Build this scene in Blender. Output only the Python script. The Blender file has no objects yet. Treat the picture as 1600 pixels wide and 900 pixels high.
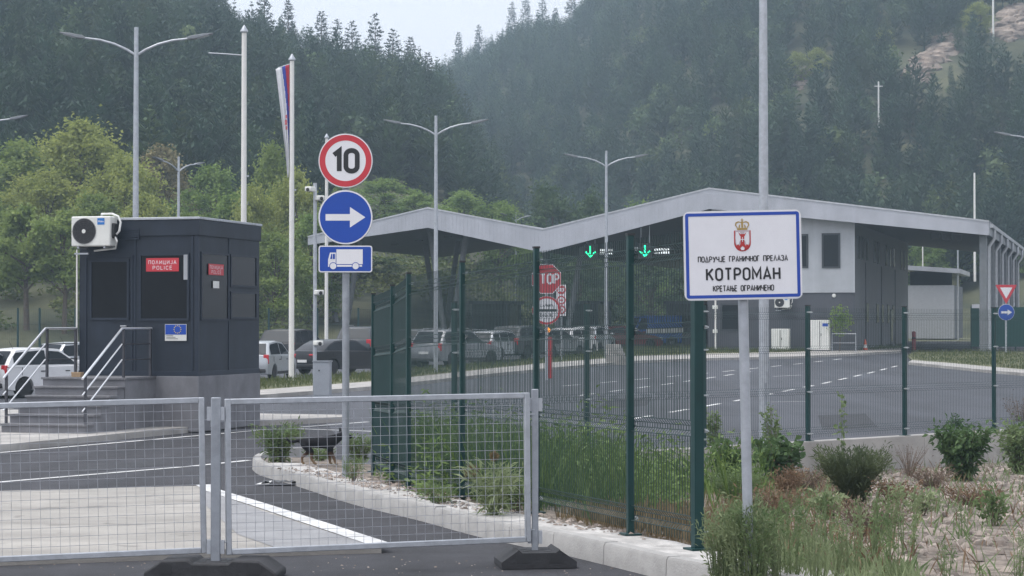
import bpy, bmesh, math, random
import numpy as np
from mathutils import Vector, Matrix, Euler

S = bpy.context.scene
COL = S.collection
R = math.radians
rng = random.Random(7)
nrg = np.random.default_rng(11)

# ------------------------------------------------------------------ camera
CAMZ, FPX, PITCH = 1.85, 3300.0, R(1.04)
cam = bpy.data.cameras.new("camera")
cam.sensor_width = 36.0
cam.lens = 36.0 * FPX / 1600.0
cam.clip_start, cam.clip_end = 0.1, 6000.0
co = bpy.data.objects.new("camera", cam)
co.location = (0, 0, CAMZ)
co.rotation_euler = (R(90) + PITCH, 0, 0)
COL.objects.link(co)
S.camera = co

# ------------------------------------------------------------------ sky, sun, exposure
HAZE = .00086
SUN_EL, SUN_ROT = R(66), R(-110)
w = bpy.data.worlds.new("World")
S.world = w
w.use_nodes = True
nt = w.node_tree
nt.nodes.clear()
sky = nt.nodes.new("ShaderNodeTexSky")
sky.sky_type = 'NISHITA'
sky.sun_disc = False
sky.sun_elevation = SUN_EL
sky.sun_rotation = SUN_ROT
sky.air_density = 1.0
sky.dust_density = 4.0
sky.ozone_density = 1.0
hs = nt.nodes.new("ShaderNodeHueSaturation")          # overcast: a mostly colourless sky
hs.inputs['Saturation'].default_value = 0.35
mixs = nt.nodes.new("ShaderNodeMix"); mixs.data_type = 'RGBA'
mixs.inputs[0].default_value = 0.72
cloud = nt.nodes.new("ShaderNodeTexNoise"); cloud.inputs['Scale'].default_value = 1.6; cloud.inputs['Detail'].default_value = 4
cr = nt.nodes.new("ShaderNodeValToRGB")
cr.color_ramp.elements[0].position = 0.3; cr.color_ramp.elements[0].color = (6.0, 6.15, 6.95, 1)
cr.color_ramp.elements[1].position = 0.75; cr.color_ramp.elements[1].color = (6.9, 7.0, 7.6, 1)
bg = nt.nodes.new("ShaderNodeBackground"); bg.inputs['Strength'].default_value = 0.105
wo = nt.nodes.new("ShaderNodeOutputWorld")
nt.links.new(sky.outputs[0], hs.inputs['Color'])
nt.links.new(hs.outputs[0], mixs.inputs[6])
nt.links.new(cloud.outputs[0], cr.inputs[0])
nt.links.new(cr.outputs[0], mixs.inputs[7])
nt.links.new(mixs.outputs[2], bg.inputs[0])
nt.links.new(bg.outputs[0], wo.inputs[0])

sl = bpy.data.lights.new("sun", 'SUN')
sl.energy = 1.3
sl.angle = R(40)
sl.color = (1.0, 0.97, 0.94)
so = bpy.data.objects.new("sun", sl)
sd = Vector((math.sin(SUN_ROT) * math.cos(SUN_EL), math.cos(SUN_ROT) * math.cos(SUN_EL), math.sin(SUN_EL)))
so.rotation_euler = sd.to_track_quat('Z', 'Y').to_euler()
so.location = (-30, -40, 80)
COL.objects.link(so)

S.view_settings.view_transform = 'Standard'
S.view_settings.look = 'None'
S.view_settings.exposure = 1.08
S.view_settings.gamma = 1.0
S.view_settings.use_curve_mapping = False
S.render.engine = 'CYCLES'
S.cycles.max_bounces = 6
S.cycles.volume_bounces = 0
S.cycles.use_denoising = True
S.cycles.caustics_reflective = False
S.cycles.caustics_refractive = False

# ------------------------------------------------------------------ the lie of the land
KN = [(-60, 0), (17, 0), (22, -.09), (27, -.2), (32, -.27), (60, -.27), (75, -.2), (88, -.08), (100, .08), (112, .28), (125, .47), (160, .9), (4000, .9)]
def g(y):
    for (a, za), (b, zb) in zip(KN, KN[1:]):
        if y <= b:
            return za + (zb - za) * (y - a) / (b - a)
    return .9
def ray(px, py):
    u, v = (px - 800) / FPX, (450 - py) / FPX
    d = Vector((u, math.cos(PITCH) - v * math.sin(PITCH), math.sin(PITCH) + v * math.cos(PITCH)))
    return d / d.y
def W(px, py, Y):
    d = ray(px, py)
    return Vector((d.x * Y, Y, CAMZ + d.z * Y))
def G(px, py, dz=0.0, fn=None):
    d = ray(px, py)
    lo = 8.0
    fn = fn or (lambda x, y: g(y))
    step = 0.25
    y = lo
    while y < 700:
        if CAMZ + d.z * y <= fn(d.x * y, y) + dz:
            a, b = y - step, y
            for _ in range(30):
                m = (a + b) / 2
                if CAMZ + d.z * m <= fn(d.x * m, m) + dz: b = m
                else: a = m
            return Vector((d.x * b, b, CAMZ + d.z * b))
        y += step
    return Vector((d.x * 700, 700, CAMZ + d.z * 700))
def hit(px, py, p0, n):
    d = ray(px, py)
    o = Vector((0, 0, CAMZ))
    t = (p0 - o).dot(n) / d.dot(n)
    return o + d * t

# ------------------------------------------------------------------ materials
MATS = {}
def M(name, col, rough=.6, metal=0., var=.12, scale=4., bump=0., bscale=60., col2=None, spec=.5, emit=0., stretch=None, detail=6., mixpos=(.35, .65), wear=0., wscale=(.3, .3, .3), spots=0., spotscale=1.):
    if name in MATS: return MATS[name]
    m = bpy.data.materials.new(name); m.use_nodes = True
    t = m.node_tree; n = t.nodes; b = n['Principled BSDF']
    b.inputs['Roughness'].default_value = rough
    b.inputs['Metallic'].default_value = metal
    b.inputs['Specular IOR Level'].default_value = spec
    tc = n.new("ShaderNodeTexCoord")
    src = tc.outputs['Object']
    if stretch:
        mp = n.new("ShaderNodeMapping"); mp.inputs['Scale'].default_value = stretch
        t.links.new(src, mp.inputs[0]); src = mp.outputs[0]
    no = n.new("ShaderNodeTexNoise"); no.inputs['Scale'].default_value = scale; no.inputs['Detail'].default_value = detail
    no.inputs['Roughness'].default_value = .65
    t.links.new(src, no.inputs['Vector'])
    ra = n.new("ShaderNodeValToRGB")
    ra.color_ramp.elements[0].position = mixpos[0]; ra.color_ramp.elements[1].position = mixpos[1]
    c1 = [max(0, c * (1 - var)) for c in col]; c2 = [min(1, c * (1 + var)) for c in (col2 or col)]
    ra.color_ramp.elements[0].color = (*c1, 1); ra.color_ramp.elements[1].color = (*c2, 1)
    t.links.new(no.outputs[0], ra.inputs[0])
    cout = ra.outputs[0]
    def layer(cout, scl, lo, hi, dark, vec=None, det=5.):
        mp2 = n.new("ShaderNodeMapping"); mp2.inputs['Scale'].default_value = scl; mp2.inputs['Location'].default_value = (3.1, 7.7, 1.3)
        t.links.new(tc.outputs['Object'], mp2.inputs[0])
        q = n.new("ShaderNodeTexNoise"); q.inputs['Scale'].default_value = 1.; q.inputs['Detail'].default_value = det; q.inputs['Distortion'].default_value = .6
        t.links.new(mp2.outputs[0], q.inputs['Vector'])
        r2 = n.new("ShaderNodeValToRGB"); r2.color_ramp.elements[0].position = lo; r2.color_ramp.elements[1].position = hi
        r2.color_ramp.elements[0].color = (dark, dark, dark, 1); r2.color_ramp.elements[1].color = (1, 1, 1, 1)
        t.links.new(q.outputs[0], r2.inputs[0])
        mx = n.new("ShaderNodeMix"); mx.data_type = 'RGBA'; mx.blend_type = 'MULTIPLY'; mx.inputs[0].default_value = 1
        t.links.new(cout, mx.inputs[6]); t.links.new(r2.outputs[0], mx.inputs[7]); return mx.outputs[2]
    if wear: cout = layer(cout, wscale, .32, .66, 1 - wear)
    if spots: cout = layer(cout, (spotscale,) * 3, .30, .38, 1 - spots, det=3.)
    t.links.new(cout, b.inputs['Base Color'])
    if bump:
        n2 = n.new("ShaderNodeTexNoise"); n2.inputs['Scale'].default_value = bscale; n2.inputs['Detail'].default_value = 4
        t.links.new(src, n2.inputs['Vector'])
        bp = n.new("ShaderNodeBump"); bp.inputs['Strength'].default_value = bump; bp.inputs['Distance'].default_value = .02
        t.links.new(n2.outputs[0], bp.inputs['Height'])
        t.links.new(bp.outputs[0], b.inputs['Normal'])
    if emit:
        t.links.new(ra.outputs[0], b.inputs['Emission Color']); b.inputs['Emission Strength'].default_value = emit
    MATS[name] = m
    return m
def leaf_mat(name, col, col2, trans=.25, use_attr=False, rough=.7, scale=.9):
    if name in MATS: return MATS[name]
    m = bpy.data.materials.new(name); m.use_nodes = True
    t = m.node_tree; n = t.nodes; b = n['Principled BSDF']; out = n['Material Output']
    b.inputs['Roughness'].default_value = rough; b.inputs['Specular IOR Level'].default_value = .25
    tc = n.new("ShaderNodeTexCoord")
    no = n.new("ShaderNodeTexNoise"); no.inputs['Scale'].default_value = scale; no.inputs['Detail'].default_value = 5
    t.links.new(tc.outputs['Object'], no.inputs['Vector'])
    ra = n.new("ShaderNodeValToRGB")
    ra.color_ramp.elements[0].position = .35; ra.color_ramp.elements[1].position = .68
    ra.color_ramp.elements[0].color = (*col, 1); ra.color_ramp.elements[1].color = (*col2, 1)
    t.links.new(no.outputs[0], ra.inputs[0])
    c = ra.outputs[0]
    if use_attr:
        at = n.new("ShaderNodeAttribute"); at.attribute_name = "tint"
        mx = n.new("ShaderNodeMix"); mx.data_type = 'RGBA'; mx.blend_type = 'MULTIPLY'; mx.inputs[0].default_value = 1
        t.links.new(c, mx.inputs[6]); t.links.new(at.outputs['Color'], mx.inputs[7]); c = mx.outputs[2]
    t.links.new(c, b.inputs['Base Color'])
    tr = n.new("ShaderNodeBsdfTranslucent"); t.links.new(c, tr.inputs['Color'])
    ms = n.new("ShaderNodeMixShader"); ms.inputs[0].default_value = trans
    t.links.new(b.outputs[0], ms.inputs[1]); t.links.new(tr.outputs[0], ms.inputs[2])
    t.links.new(ms.outputs[0], out.inputs['Surface'])
    MATS[name] = m
    return m

# ------------------------------------------------------------------ mesh building
class MB:
    def __init__(s, mtx=None):
        s.v, s.f, s.mi = [], [], []
        s.cur = 0
        s.mtx = mtx
    def add(s, vs, fs):
        o = len(s.v)
        if s.mtx is not None: vs = [s.mtx @ Vector(p) for p in vs]
        s.v += [tuple(p) for p in vs]
        for f in fs:
            s.f.append([i + o for i in f]); s.mi.append(s.cur)
    def bx(s, x0, x1, y0, y1, z0, z1):
        s.add([(x0, y0, z0), (x1, y0, z0), (x1, y1, z0), (x0, y1, z0), (x0, y0, z1), (x1, y0, z1), (x1, y1, z1), (x0, y1, z1)],
              [(0, 3, 2, 1), (4, 5, 6, 7), (0, 1, 5, 4), (1, 2, 6, 5), (2, 3, 7, 6), (3, 0, 4, 7)])
    def tube(s, pts, r, n=8, caps=True, phase=None):
        pts = [Vector(p) for p in pts]
        rs = r if isinstance(r, (list, tuple)) else [r] * len(pts)
        vs, fs = [], []
        ref = None
        for i, p in enumerate(pts):
            a = pts[max(0, i - 1)]; b = pts[min(len(pts) - 1, i + 1)]
            d = (b - a).normalized()
            if ref is None:
                ref = Vector((1, 0, 0)) if abs(d.x) < .8 else Vector((0, 1, 0))
            e1 = (ref - d * ref.dot(d)).normalized(); ref = e1
            e2 = d.cross(e1)
            for k in range(n):
                t = 2 * math.pi * (k + (.5 if phase is None else phase)) / n
                vs.append(p + (e1 * math.cos(t) + e2 * math.sin(t)) * rs[i])
        for i in range(len(pts) - 1):
            for k in range(n):
                k2 = (k + 1) % n
                fs.append((i * n + k, i * n + k2, (i + 1) * n + k2, (i + 1) * n + k))
        if caps:
            fs.append(tuple(range(n))[::-1]); fs.append(tuple(range((len(pts) - 1) * n, len(pts) * n)))
        s.add(vs, fs)
    def prism(s, poly, a, b, plane='xz'):
        """extrude the outline poly from a to b along the axis left over"""
        n = len(poly)
        def p3(q, d):
            return {'xz': (q[0], d, q[1]), 'yz': (d, q[0], q[1]), 'xy': (q[0], q[1], d)}[plane]
        vs = [p3(q, a) for q in poly] + [p3(q, b) for q in poly]
        fs = [tuple(range(n)), tuple(range(2 * n - 1, n - 1, -1))]
        fs += [(i, i + n, (i + 1) % n + n, (i + 1) % n) for i in range(n)]
        s.add(vs, fs)
    def lathe(s, prof, n=20, c=(0, 0, 0), axis='z', caps=True):
        vs, fs = [], []
        for (r, h) in prof:
            for k in range(n):
                t = 2 * math.pi * k / n
                x, y = r * math.cos(t), r * math.sin(t)
                q = {'z': (x, y, h), 'y': (x, h, y), 'x': (h, x, y)}[axis]
                vs.append((q[0] + c[0], q[1] + c[1], q[2] + c[2]))
        for i in range(len(prof) - 1):
            for k in range(n):
                k2 = (k + 1) % n
                fs.append((i * n + k, i * n + k2, (i + 1) * n + k2, (i + 1) * n + k))
        if caps:
            fs.append(tuple(range(n))[::-1]); fs.append(tuple(range((len(prof) - 1) * n, len(prof) * n)))
        s.add(vs, fs)
    def build(s, name, mat, parent=None, smooth=True, bevel=0., fix=True, seg=2):
        me = bpy.data.meshes.new(name)
        me.from_pydata(s.v, [], s.f)
        for m in (mat if isinstance(mat, list) else [mat]): me.materials.append(m)
        if any(s.mi): me.polygons.foreach_set('material_index', s.mi)
        if fix and len(s.f) < 60000:
            b = bmesh.new(); b.from_mesh(me); bmesh.ops.recalc_face_normals(b, faces=b.faces); b.to_mesh(me); b.free()
        if smooth:
            me.shade_smooth(); me.set_sharp_from_angle(angle=R(35))
        me.update()
        o = bpy.data.objects.new(name, me); COL.objects.link(o)
        if parent is not None: o.parent = parent
        if bevel:
            md = o.modifiers.new("bevel", 'BEVEL'); md.width = bevel; md.segments = seg; md.limit_method = 'ANGLE'; md.angle_limit = R(40)
        return o

def np_mesh(name, V, F, mat, parent=None, tint=None):
    V = np.asarray(V, np.float32); F = np.asarray(F, np.int32)
    me = bpy.data.meshes.new(name)
    k = F.shape[1]
    me.vertices.add(len(V)); me.vertices.foreach_set('co', V.ravel())
    me.loops.add(F.size); me.loops.foreach_set('vertex_index', F.ravel())
    me.polygons.add(len(F)); me.polygons.foreach_set('loop_start', np.arange(0, F.size, k, dtype=np.int32))
    me.update(calc_edges=True)
    if tint is not None:
        a = me.attributes.new("tint", 'FLOAT_COLOR', 'POINT')
        a.data.foreach_set('color', np.asarray(tint, np.float32).ravel())
    me.materials.append(mat)
    o = bpy.data.objects.new(name, me); COL.objects.link(o)
    if parent is not None: o.parent = parent
    return o

def tag(o, label=None, cat=None, group=None, kind=None):
    if label: o['label'] = label
    if cat: o['category'] = cat
    if group: o['group'] = group
    if kind: o['kind'] = kind
    return o
def thing(name, label, cat, loc=(0, 0, 0), rz=0., group=None):
    o = bpy.data.objects.new(name, None); COL.objects.link(o)
    o.empty_display_size = .3
    o.location = loc; o.rotation_euler = (0, 0, rz)
    return tag(o, label, cat, group)
def dup(root, loc, rz=None, label=None, scale=None):
    r = root.copy(); COL.objects.link(r); r.location = loc
    if rz is not None: r.rotation_euler = (r.rotation_euler[0], r.rotation_euler[1], rz)
    if scale is not None: r.scale = scale if isinstance(scale, (tuple, list)) else (scale,) * 3
    if label: r['label'] = label
    for ch in list(root.children):
        c = ch.copy(); COL.objects.link(c); c.parent = r
        for h in list(ch.children):
            d = h.copy(); COL.objects.link(d); d.parent = c
    return r

def sheet(name, pts, off, mat, kind='structure', parent=None, thick=0., fn=None, cuts=True):
    """a horizontal outline draped on the ground, cut wherever the ground bends; thick > 0 gives it an edge"""
    bm = bmesh.new()
    vs = [bm.verts.new((p[0], p[1], 0)) for p in pts]
    bm.faces.new(vs)
    ys = [k[0] for k in KN] if cuts else []
    lo, hi = min(p[1] for p in pts), max(p[1] for p in pts)
    for y in ys:
        if lo < y < hi:
            bmesh.ops.bisect_plane(bm, geom=bm.verts[:] + bm.edges[:] + bm.faces[:], plane_co=(0, y, 0), plane_no=(0, 1, 0))
    for f in bm.faces:
        f.normal_update()
        if f.normal.z < 0: f.normal_flip()
    for v in bm.verts: v.co.z = (fn(v.co.x, v.co.y) if fn else g(v.co.y)) + off
    if thick:
        edges = [e for e in bm.edges if e.is_boundary]
        r = bmesh.ops.extrude_edge_only(bm, edges=edges)
        for v in [q for q in r['geom'] if isinstance(q, bmesh.types.BMVert)]: v.co.z -= thick
    me = bpy.data.meshes.new(name); bm.to_mesh(me); bm.free()
    me.materials.append(mat)
    o = bpy.data.objects.new(name, me); COL.objects.link(o)
    if parent is not None: o.parent = parent
    if kind: o['kind'] = kind
    return o
def strip_pts(line, wid):
    """outline of a painted line of the given width along the plan polyline"""
    L, Rr = [], []
    for i, p in enumerate(line):
        a = Vector(line[max(0, i - 1)][:2]); b = Vector(line[min(len(line) - 1, i + 1)][:2])
        d = (b - a).normalized(); n = Vector((-d.y, d.x))
        q = Vector(p[:2])
        L.append(q + n * wid / 2); Rr.append(q - n * wid / 2)
    return L + Rr[::-1]
def offset_line(line, d):
    out = []
    for i, p in enumerate(line):
        a = Vector(line[max(0, i - 1)][:2]); b = Vector(line[min(len(line) - 1, i + 1)][:2])
        t = (b - a).normalized(); n = Vector((-t.y, t.x))
        out.append(Vector(p[:2]) + n * d)
    return out

# ------------------------------------------------------------------ stroke lettering
def _rr(x0, y0, x1, y1, r, n=5):
    pts = []
    for cx, cy, a0 in ((x1 - r, y1 - r, 0), (x0 + r, y1 - r, 90), (x0 + r, y0 + r, 180), (x1 - r, y0 + r, 270)):
        for k in range(n + 1):
            a = R(a0 + 90 * k / n); pts.append((cx + r * math.cos(a), cy + r * math.sin(a)))
    return pts + [pts[0]]
def _arc(cx, cy, rx, ry, a0, a1, n=8):
    return [(cx + rx * math.cos(R(a0 + (a1 - a0) * k / n)), cy + ry * math.sin(R(a0 + (a1 - a0) * k / n))) for k in range(n + 1)]
_b = lambda y0, y1, w=.5: [(0, y1), (w * .5, y1)] + _arc(w * .5, (y0 + y1) / 2, w * .5, (y1 - y0) / 2, 90, -90) + [(0, y0)]
GL = {
 'П': (.5, [[(0, 0), (0, 1), (.5, 1), (.5, 0)]]),
 'О': (.5, [_rr(0, 0, .5, 1, .25)]),
 'Д': (.62, [[(.03, 0), (.31, 1), (.59, 0)], [(-.03, 0.0), (.65, 0.0)]]),
 'Р': (.48, [[(0, 0), (0, 1)], _b(.45, 1, .48)]),
 'У': (.52, [[(0, 1), (.27, .4)], [(.52, 1), (.2, 0), (.06, 0)]]),
 'Ч': (.48, [[(0, 1), (0, .6), (.1, .45), (.48, .45)], [(.48, 1), (.48, 0)]]),
 'Ј': (.36, [[(.36, 1), (.36, .2)] + _arc(.18, .18, .18, .18, 0, -170)]),
 'Е': (.42, [[(.42, 1), (0, 1), (0, 0), (.42, 0)], [(0, .52), (.36, .52)]]),
 'Г': (.4, [[(0, 0), (0, 1), (.4, 1)]]),
 'А': (.56, [[(0, 0), (.28, 1), (.56, 0)], [(.09, .28), (.47, .28)]]),
 'Н': (.48, [[(0, 0), (0, 1)], [(.48, 0), (.48, 1)], [(0, .5), (.48, .5)]]),
 'И': (.5, [[(0, 1), (0, 0)], [(.5, 1), (.5, 0)], [(0, .04), (.5, .96)]]),
 'Л': (.54, [[(0, 0), (.27, 1), (.54, 0)]]),
 'З': (.44, [_arc(.2, .76, .22, .24, 160, -90) , _arc(.2, .27, .24, .27, 90, -160)]),
 'К': (.5, [[(0, 0), (0, 1)], [(.5, 1), (.03, .45)], [(.17, .6), (.5, 0)]]),
 'Т': (.5, [[(0, 1), (.5, 1)], [(.25, .97), (.25, 0)]]),
 'М': (.64, [[(0, 0), (0, 1), (.32, .3), (.64, 1), (.64, 0)]]),
 'Њ': (.72, [[(0, 0), (0, 1)], [(.36, 1), (.36, 0)], [(0, .52), (.36, .52)], [(.36, .52), (.55, .52)] + _arc(.55, .26, .17, .26, 90, -90) + [(.36, 0)]]),
 'Ц': (.56, [[(0, 1), (0, 0), (.56, 0), (.56, -.2)], [(.46, 1), (.46, 0)]]),
 'L': (.4, [[(0, 1), (0, 0), (.4, 0)]]),
 'I': (.02, [[(0, 0), (0, 1)]]),
 'C': (.48, [_arc(.25, .72, .24, .28, 20, 180) + _arc(.25, .28, .24, .28, 180, 340)]),
 'S': (.46, [_arc(.23, .75, .23, .25, 20, 270) + _arc(.23, .25, .23, .25, 90, -160)[1:]]),
 'D': (.5, [[(0, 0), (0, 1)], _b(0, 1, .5)]),
 'M': (.62, [[(0, 0), (0, 1), (.31, .35), (.62, 1), (.62, 0)]]),
 'd': (.36, [_rr(0, 0, .36, .6, .17), [(.36, 0), (.36, 1)]]),
 'e': (.36, [[(0, .3), (.36, .3)] + _arc(.18, .3, .18, .3, 0, 300)]),
 'a': (.36, [_rr(0, 0, .36, .6, .17), [(.36, 0), (.36, .6)]]),
 'i': (.02, [[(0, 0), (0, .6)], [(0, .82), (0, .95)]]),
 'U': (.48, [[(0, 1), (0, .24)] + _arc(.24, .24, .24, .24, 180, 360) + [(.48, 1)]]),
 'N': (.5, [[(0, 0), (0, 1), (.5, 0), (.5, 1)]]),
 '1': (.24, [[(0, .78), (.22, .98), (.22, 0)]]),
 '0': (.46, [_rr(0, 0, .46, 1, .23)]),
 '2': (.44, [_arc(.22, .76, .22, .24, 170, -20) + [(0, 0), (.44, 0)]]),
 '3': (.44, [_arc(.2, .76, .22, .24, 160, -90), _arc(.2, .27, .24, .27, 90, -160)]),
}
for lat, cyr in (('P', 'Р'), ('O', 'О'), ('E', 'Е'), ('T', 'Т'), ('A', 'А'), ('H', 'Н')): GL[lat] = GL[cyr]
def strip(mb, pts, wd, y):
    """flat mitred band along a polyline in the x-z plane, at depth y"""
    P = [Vector(p) for p in pts]
    closed = (P[0] - P[-1]).length < 1e-6 and len(P) > 3
    if closed: P = P[:-1]
    n = len(P); vs = []
    for i, p in enumerate(P):
        if closed: a, b = P[i - 1], P[(i + 1) % n]
        else: a, b = P[max(0, i - 1)], P[min(n - 1, i + 1)]
        d1 = (p - a).normalized() if (p - a).length > 1e-9 else (b - p).normalized()
        d2 = (b - p).normalized() if (b - p).length > 1e-9 else d1
        t = (d1 + d2)
        t = t.normalized() if t.length > 1e-6 else d1
        nn = Vector((-t.y, t.x)); c = max(.42, nn.dot(Vector((-d1.y, d1.x))))
        e = Vector((0, 0))
        if not closed and i == 0: e = -d2 * 0
        o = nn * (wd / 2 / c)
        vs += [(p.x + o.x, y, p.y + o.y), (p.x - o.x, y, p.y - o.y)]
    fs = [(2 * i, 2 * i + 1, 2 * ((i + 1) % n) + 1, 2 * ((i + 1) % n)) for i in range(n if closed else n - 1)]
    mb.add(vs, fs)
def text(mb, s, cx, zb, h, width=None, wd=.13, y=0., gap=.22, xs=None):
    """letters centred on cx with their feet at zb; width squeezes the line to fit"""
    sp = .42
    tot = 0
    for ch in s: tot += (sp if ch == ' ' else GL[ch][0]) + gap
    tot -= gap
    k = (width / (tot * h)) if width else (xs or 1.)
    x = cx - tot * h * k / 2
    n = 0
    for ch in s:
        if ch == ' ': x += (sp + gap) * h * k; continue
        gw, strokes = GL[ch]
        for st in strokes:
            strip(mb, [(x + p[0] * h * k, zb + (wd / 2 + p[1] * (1 - wd)) * h) for p in st], wd * h, y - .0002 * (n % 4))
            n += 1
        x += (gw + gap) * h * k
def disc(mb, cx, cz, r, y, n=40, rx=None):
    rx = rx or r
    mb.add([(cx + rx * math.cos(2 * math.pi * k / n), y, cz + r * math.sin(2 * math.pi * k / n)) for k in range(n)], [tuple(range(n))])
def flat(mb, pts, y):
    mb.add([(p[0], y, p[1]) for p in pts], [tuple(range(len(pts)))])

# ------------------------------------------------------------------ palette
asphalt_new = M("asphalt_new", (.042, .042, .049), .8, var=.25, scale=2.2, bump=.5, bscale=160, detail=9, wear=.45, wscale=(1.1, .1, 1), spots=.35, spotscale=1.3)
asphalt_old = M("asphalt_old", (.058, .061, .073), .7, var=.16, scale=.35, bump=.3, bscale=90, detail=9, stretch=(1, .5, 1), wear=.4, wscale=(.55, .035, 1), spots=.25, spotscale=.45)
concrete = M("concrete", (.40, .385, .36), .85, var=.16, scale=3, bump=.25, bscale=70)
concrete_pale = M("concrete_pale", (.40, .38, .355), .85, var=.14, scale=1.5, bump=.2, bscale=50, detail=9, wear=.25, wscale=(.8, .8, .8), spots=.2, spotscale=2.2)
concrete_slab = M("concrete_slab", (.345, .325, .295), .85, var=.15, scale=1.3, bump=.2, bscale=40, detail=10, wear=.22, wscale=(.5, 1.2, 1), spots=.3, spotscale=2.6)
concrete_grey = M("concrete_grey", (.25, .25, .255), .85, var=.12, scale=2.5, bump=.2, bscale=60)
render_grey = M("render_grey", (.20, .20, .215), .85, var=.1, scale=3, bump=.2, bscale=80, wear=.25, wscale=(1.5, 1.5, .8))
step_stone = M("step_stone", (.15, .15, .16), .6, var=.2, scale=30, bump=.1)
paint_white = M("paint_white", (.66, .66, .65), .7, var=.15, scale=8, wear=.3, wscale=(2, 2, 2), spots=.35, spotscale=5.)
galv = M("galvanised", (.42, .44, .47), .5, .55, var=.12, scale=9, bump=.08, bscale=30)
galv_dark = M("galvanised_post", (.30, .32, .35), .5, .4, var=.14, scale=7)
steel = M("stainless_steel", (.70, .71, .73), .32, .6, var=.06, scale=12)
steel_dark = M("dark_steel_post", (.07, .07, .08), .45, .5)
pole_white = M("pole_white", (.74, .72, .68), .5, 0, var=.05, scale=3)
fence_green = M("fence_green", (.006, .038, .038), .45, var=.12, scale=5, spec=.35)
wire_green = M("wire_green", (.006, .032, .032), .5, var=.1)
mesh_cloth = M("mesh_cloth", (.012, .07, .055), .8, var=.15, scale=30)
rubber = M("rubber", (.028, .028, .031), .75, var=.2, scale=14, bump=.25, bscale=50)
anthracite = M("anthracite_panel", (.020, .028, .043), .55, var=.14, scale=2, spec=.35, wear=.25, wscale=(2.5, 2.5, .5))
anthracite_trim = M("anthracite_trim", (.018, .026, .042), .5, var=.08, spec=.35)
glass_dark = M("dark_glass", (.010, .012, .015), .1, var=.1, spec=.13)
plastic_white = M("plastic_white", (.68, .68, .64), .5, var=.06, scale=3)
plastic_black = M("plastic_black", (.02, .02, .022), .5)
sign_white = M("sign_white", (.73, .72, .74), .45, var=.03, scale=6)
sign_red = M("sign_red", (.52, .03, .045), .45, var=.05)
sign_blue = M("sign_blue", (.002, .055, .36), .5, var=.05)
border_blue = M("border_blue", (.012, .06, .36), .45, var=.05)
sign_black = M("sign_black", (.012, .012, .014), .5)
sign_back = M("sign_back", (.33, .34, .36), .45, .4)
red_paint = M("red_paint", (.45, .02, .03), .4)
gold = M("crest_gold", (.40, .27, .08), .5)
crest_red = M("crest_red", (.42, .03, .03), .5)
cladding = M("cladding_light", (.44, .455, .48), .55, var=.05, scale=1.5, wear=.15, wscale=(1.2, 1.2, .15))
cladding_dark = M("cladding_dark", (.075, .078, .092), .6, var=.07, scale=1.2, wear=.25, wscale=(1, 1, .2))
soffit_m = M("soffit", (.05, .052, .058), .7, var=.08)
fascia_m = M("fascia_metal", (.45, .46, .50), .5, .1, var=.05, scale=1.2, wear=.16, wscale=(.9, .9, .2))
side_wall_m = M("side_wall_cladding", (.13, .135, .15), .6, var=.06, scale=.8)
green_led = M("green_led", (.01, .8, .36), .5, emit=1.6, var=.02)
white_led = M("white_led", (.9, .95, .95), .5, emit=.35, var=.02)
amber = M("amber_lamp", (.9, .3, .02), .4, emit=1.2, var=.02)
bark = M("bark", (.11, .085, .065), .9, var=.25, scale=8, bump=.4, bscale=20)
# ================================================================== the ground
earth = M("earth", (.16, .135, .10), .95, var=.3, scale=.6, bump=.4, bscale=8, col2=(.10, .12, .05))
grass_ground = M("grass_ground", (.055, .075, .025), .95, var=.3, scale=2.5, bump=.4, bscale=30, col2=(.13, .125, .06))
gravel_m = M("gravel_ground", (.13, .105, .082), .95, var=.35, scale=7, bump=.6, bscale=42, detail=12, col2=(.25, .21, .175), wear=.45, wscale=(.7, .7, .7))
# concrete island in front, with its white painted edge
isl = [G(-240, 771, .07), G(0, 767, .07), G(308, 759, .07), G(334, 768, .07), G(596, 851, .07), G(322, 859, .07), G(0, 870, .07), G(-240, 878, .07)]
sheet("concrete_island", isl, .07, concrete_slab, thick=.1)
wl = [G(318, 757, .078), G(333, 766, .078), G(460, 806, .078), G(592, 849, .078)]
sheet("island_edge_line", strip_pts(wl, .2), .078, paint_white)
gw_ = [G(312, 762, .074), G(420, 802, .074), G(575, 850, .074), G(430, 855, .074), G(372, 835, .074), G(322, 790, .074)]
sheet("island_grey_edge", gw_, .074, concrete_grey)

# pavement round the police booth
pave = [G(-260, 728, .12), G(0, 695, .12), G(210, 675, .12), G(400, 657, .12), G(535, 651.5, .12), G(537, 648, .12), G(407, 646, .12), G(240, 640, .12), G(-260, 640, .12)]
sheet("pavement", pave, .12, concrete_pale, thick=.16)
# painted lines on the road
def pline(name, pxs, wd, dz=.006):
    return sheet(name, strip_pts([G(x, y, dz) for x, y in pxs], wd), dz, paint_white)
pline("road_edge_line", [(-260, 738), (0, 707), (200, 690), (400, 672.5), (575, 659)], .13)
pline("road_centre_line", [(-260, 780), (0, 753), (200, 736.5), (389, 719)], .13)
pline("stop_line", [(467, 670), (560, 673), (640, 676)], .14)
pline("parking_line", [(370, 603), (470, 594)], .12, .01)
pline("parking_line", [(0, 640), (120, 628)], .12, .01)
def dashes(a, b, n, duty=.5, wd=.13):
    A, B = G(*a, .008), G(*b, .008)
    for i in range(n):
        p, q = A.lerp(B, i / n), A.lerp(B, (i + duty) / n)
        sheet("lane_marking", strip_pts([p, q], wd), .008, paint_white)
dashes((985, 655), (1410, 569.5), 13, .5, .14)
dashes((905, 618), (1185, 578.5), 8, .5, .14)
dashes((880, 603), (1330, 559), 11, .45, .14)
pline("lane_marking", [(1208, 588), (1252, 586)], .13, .008)
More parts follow.
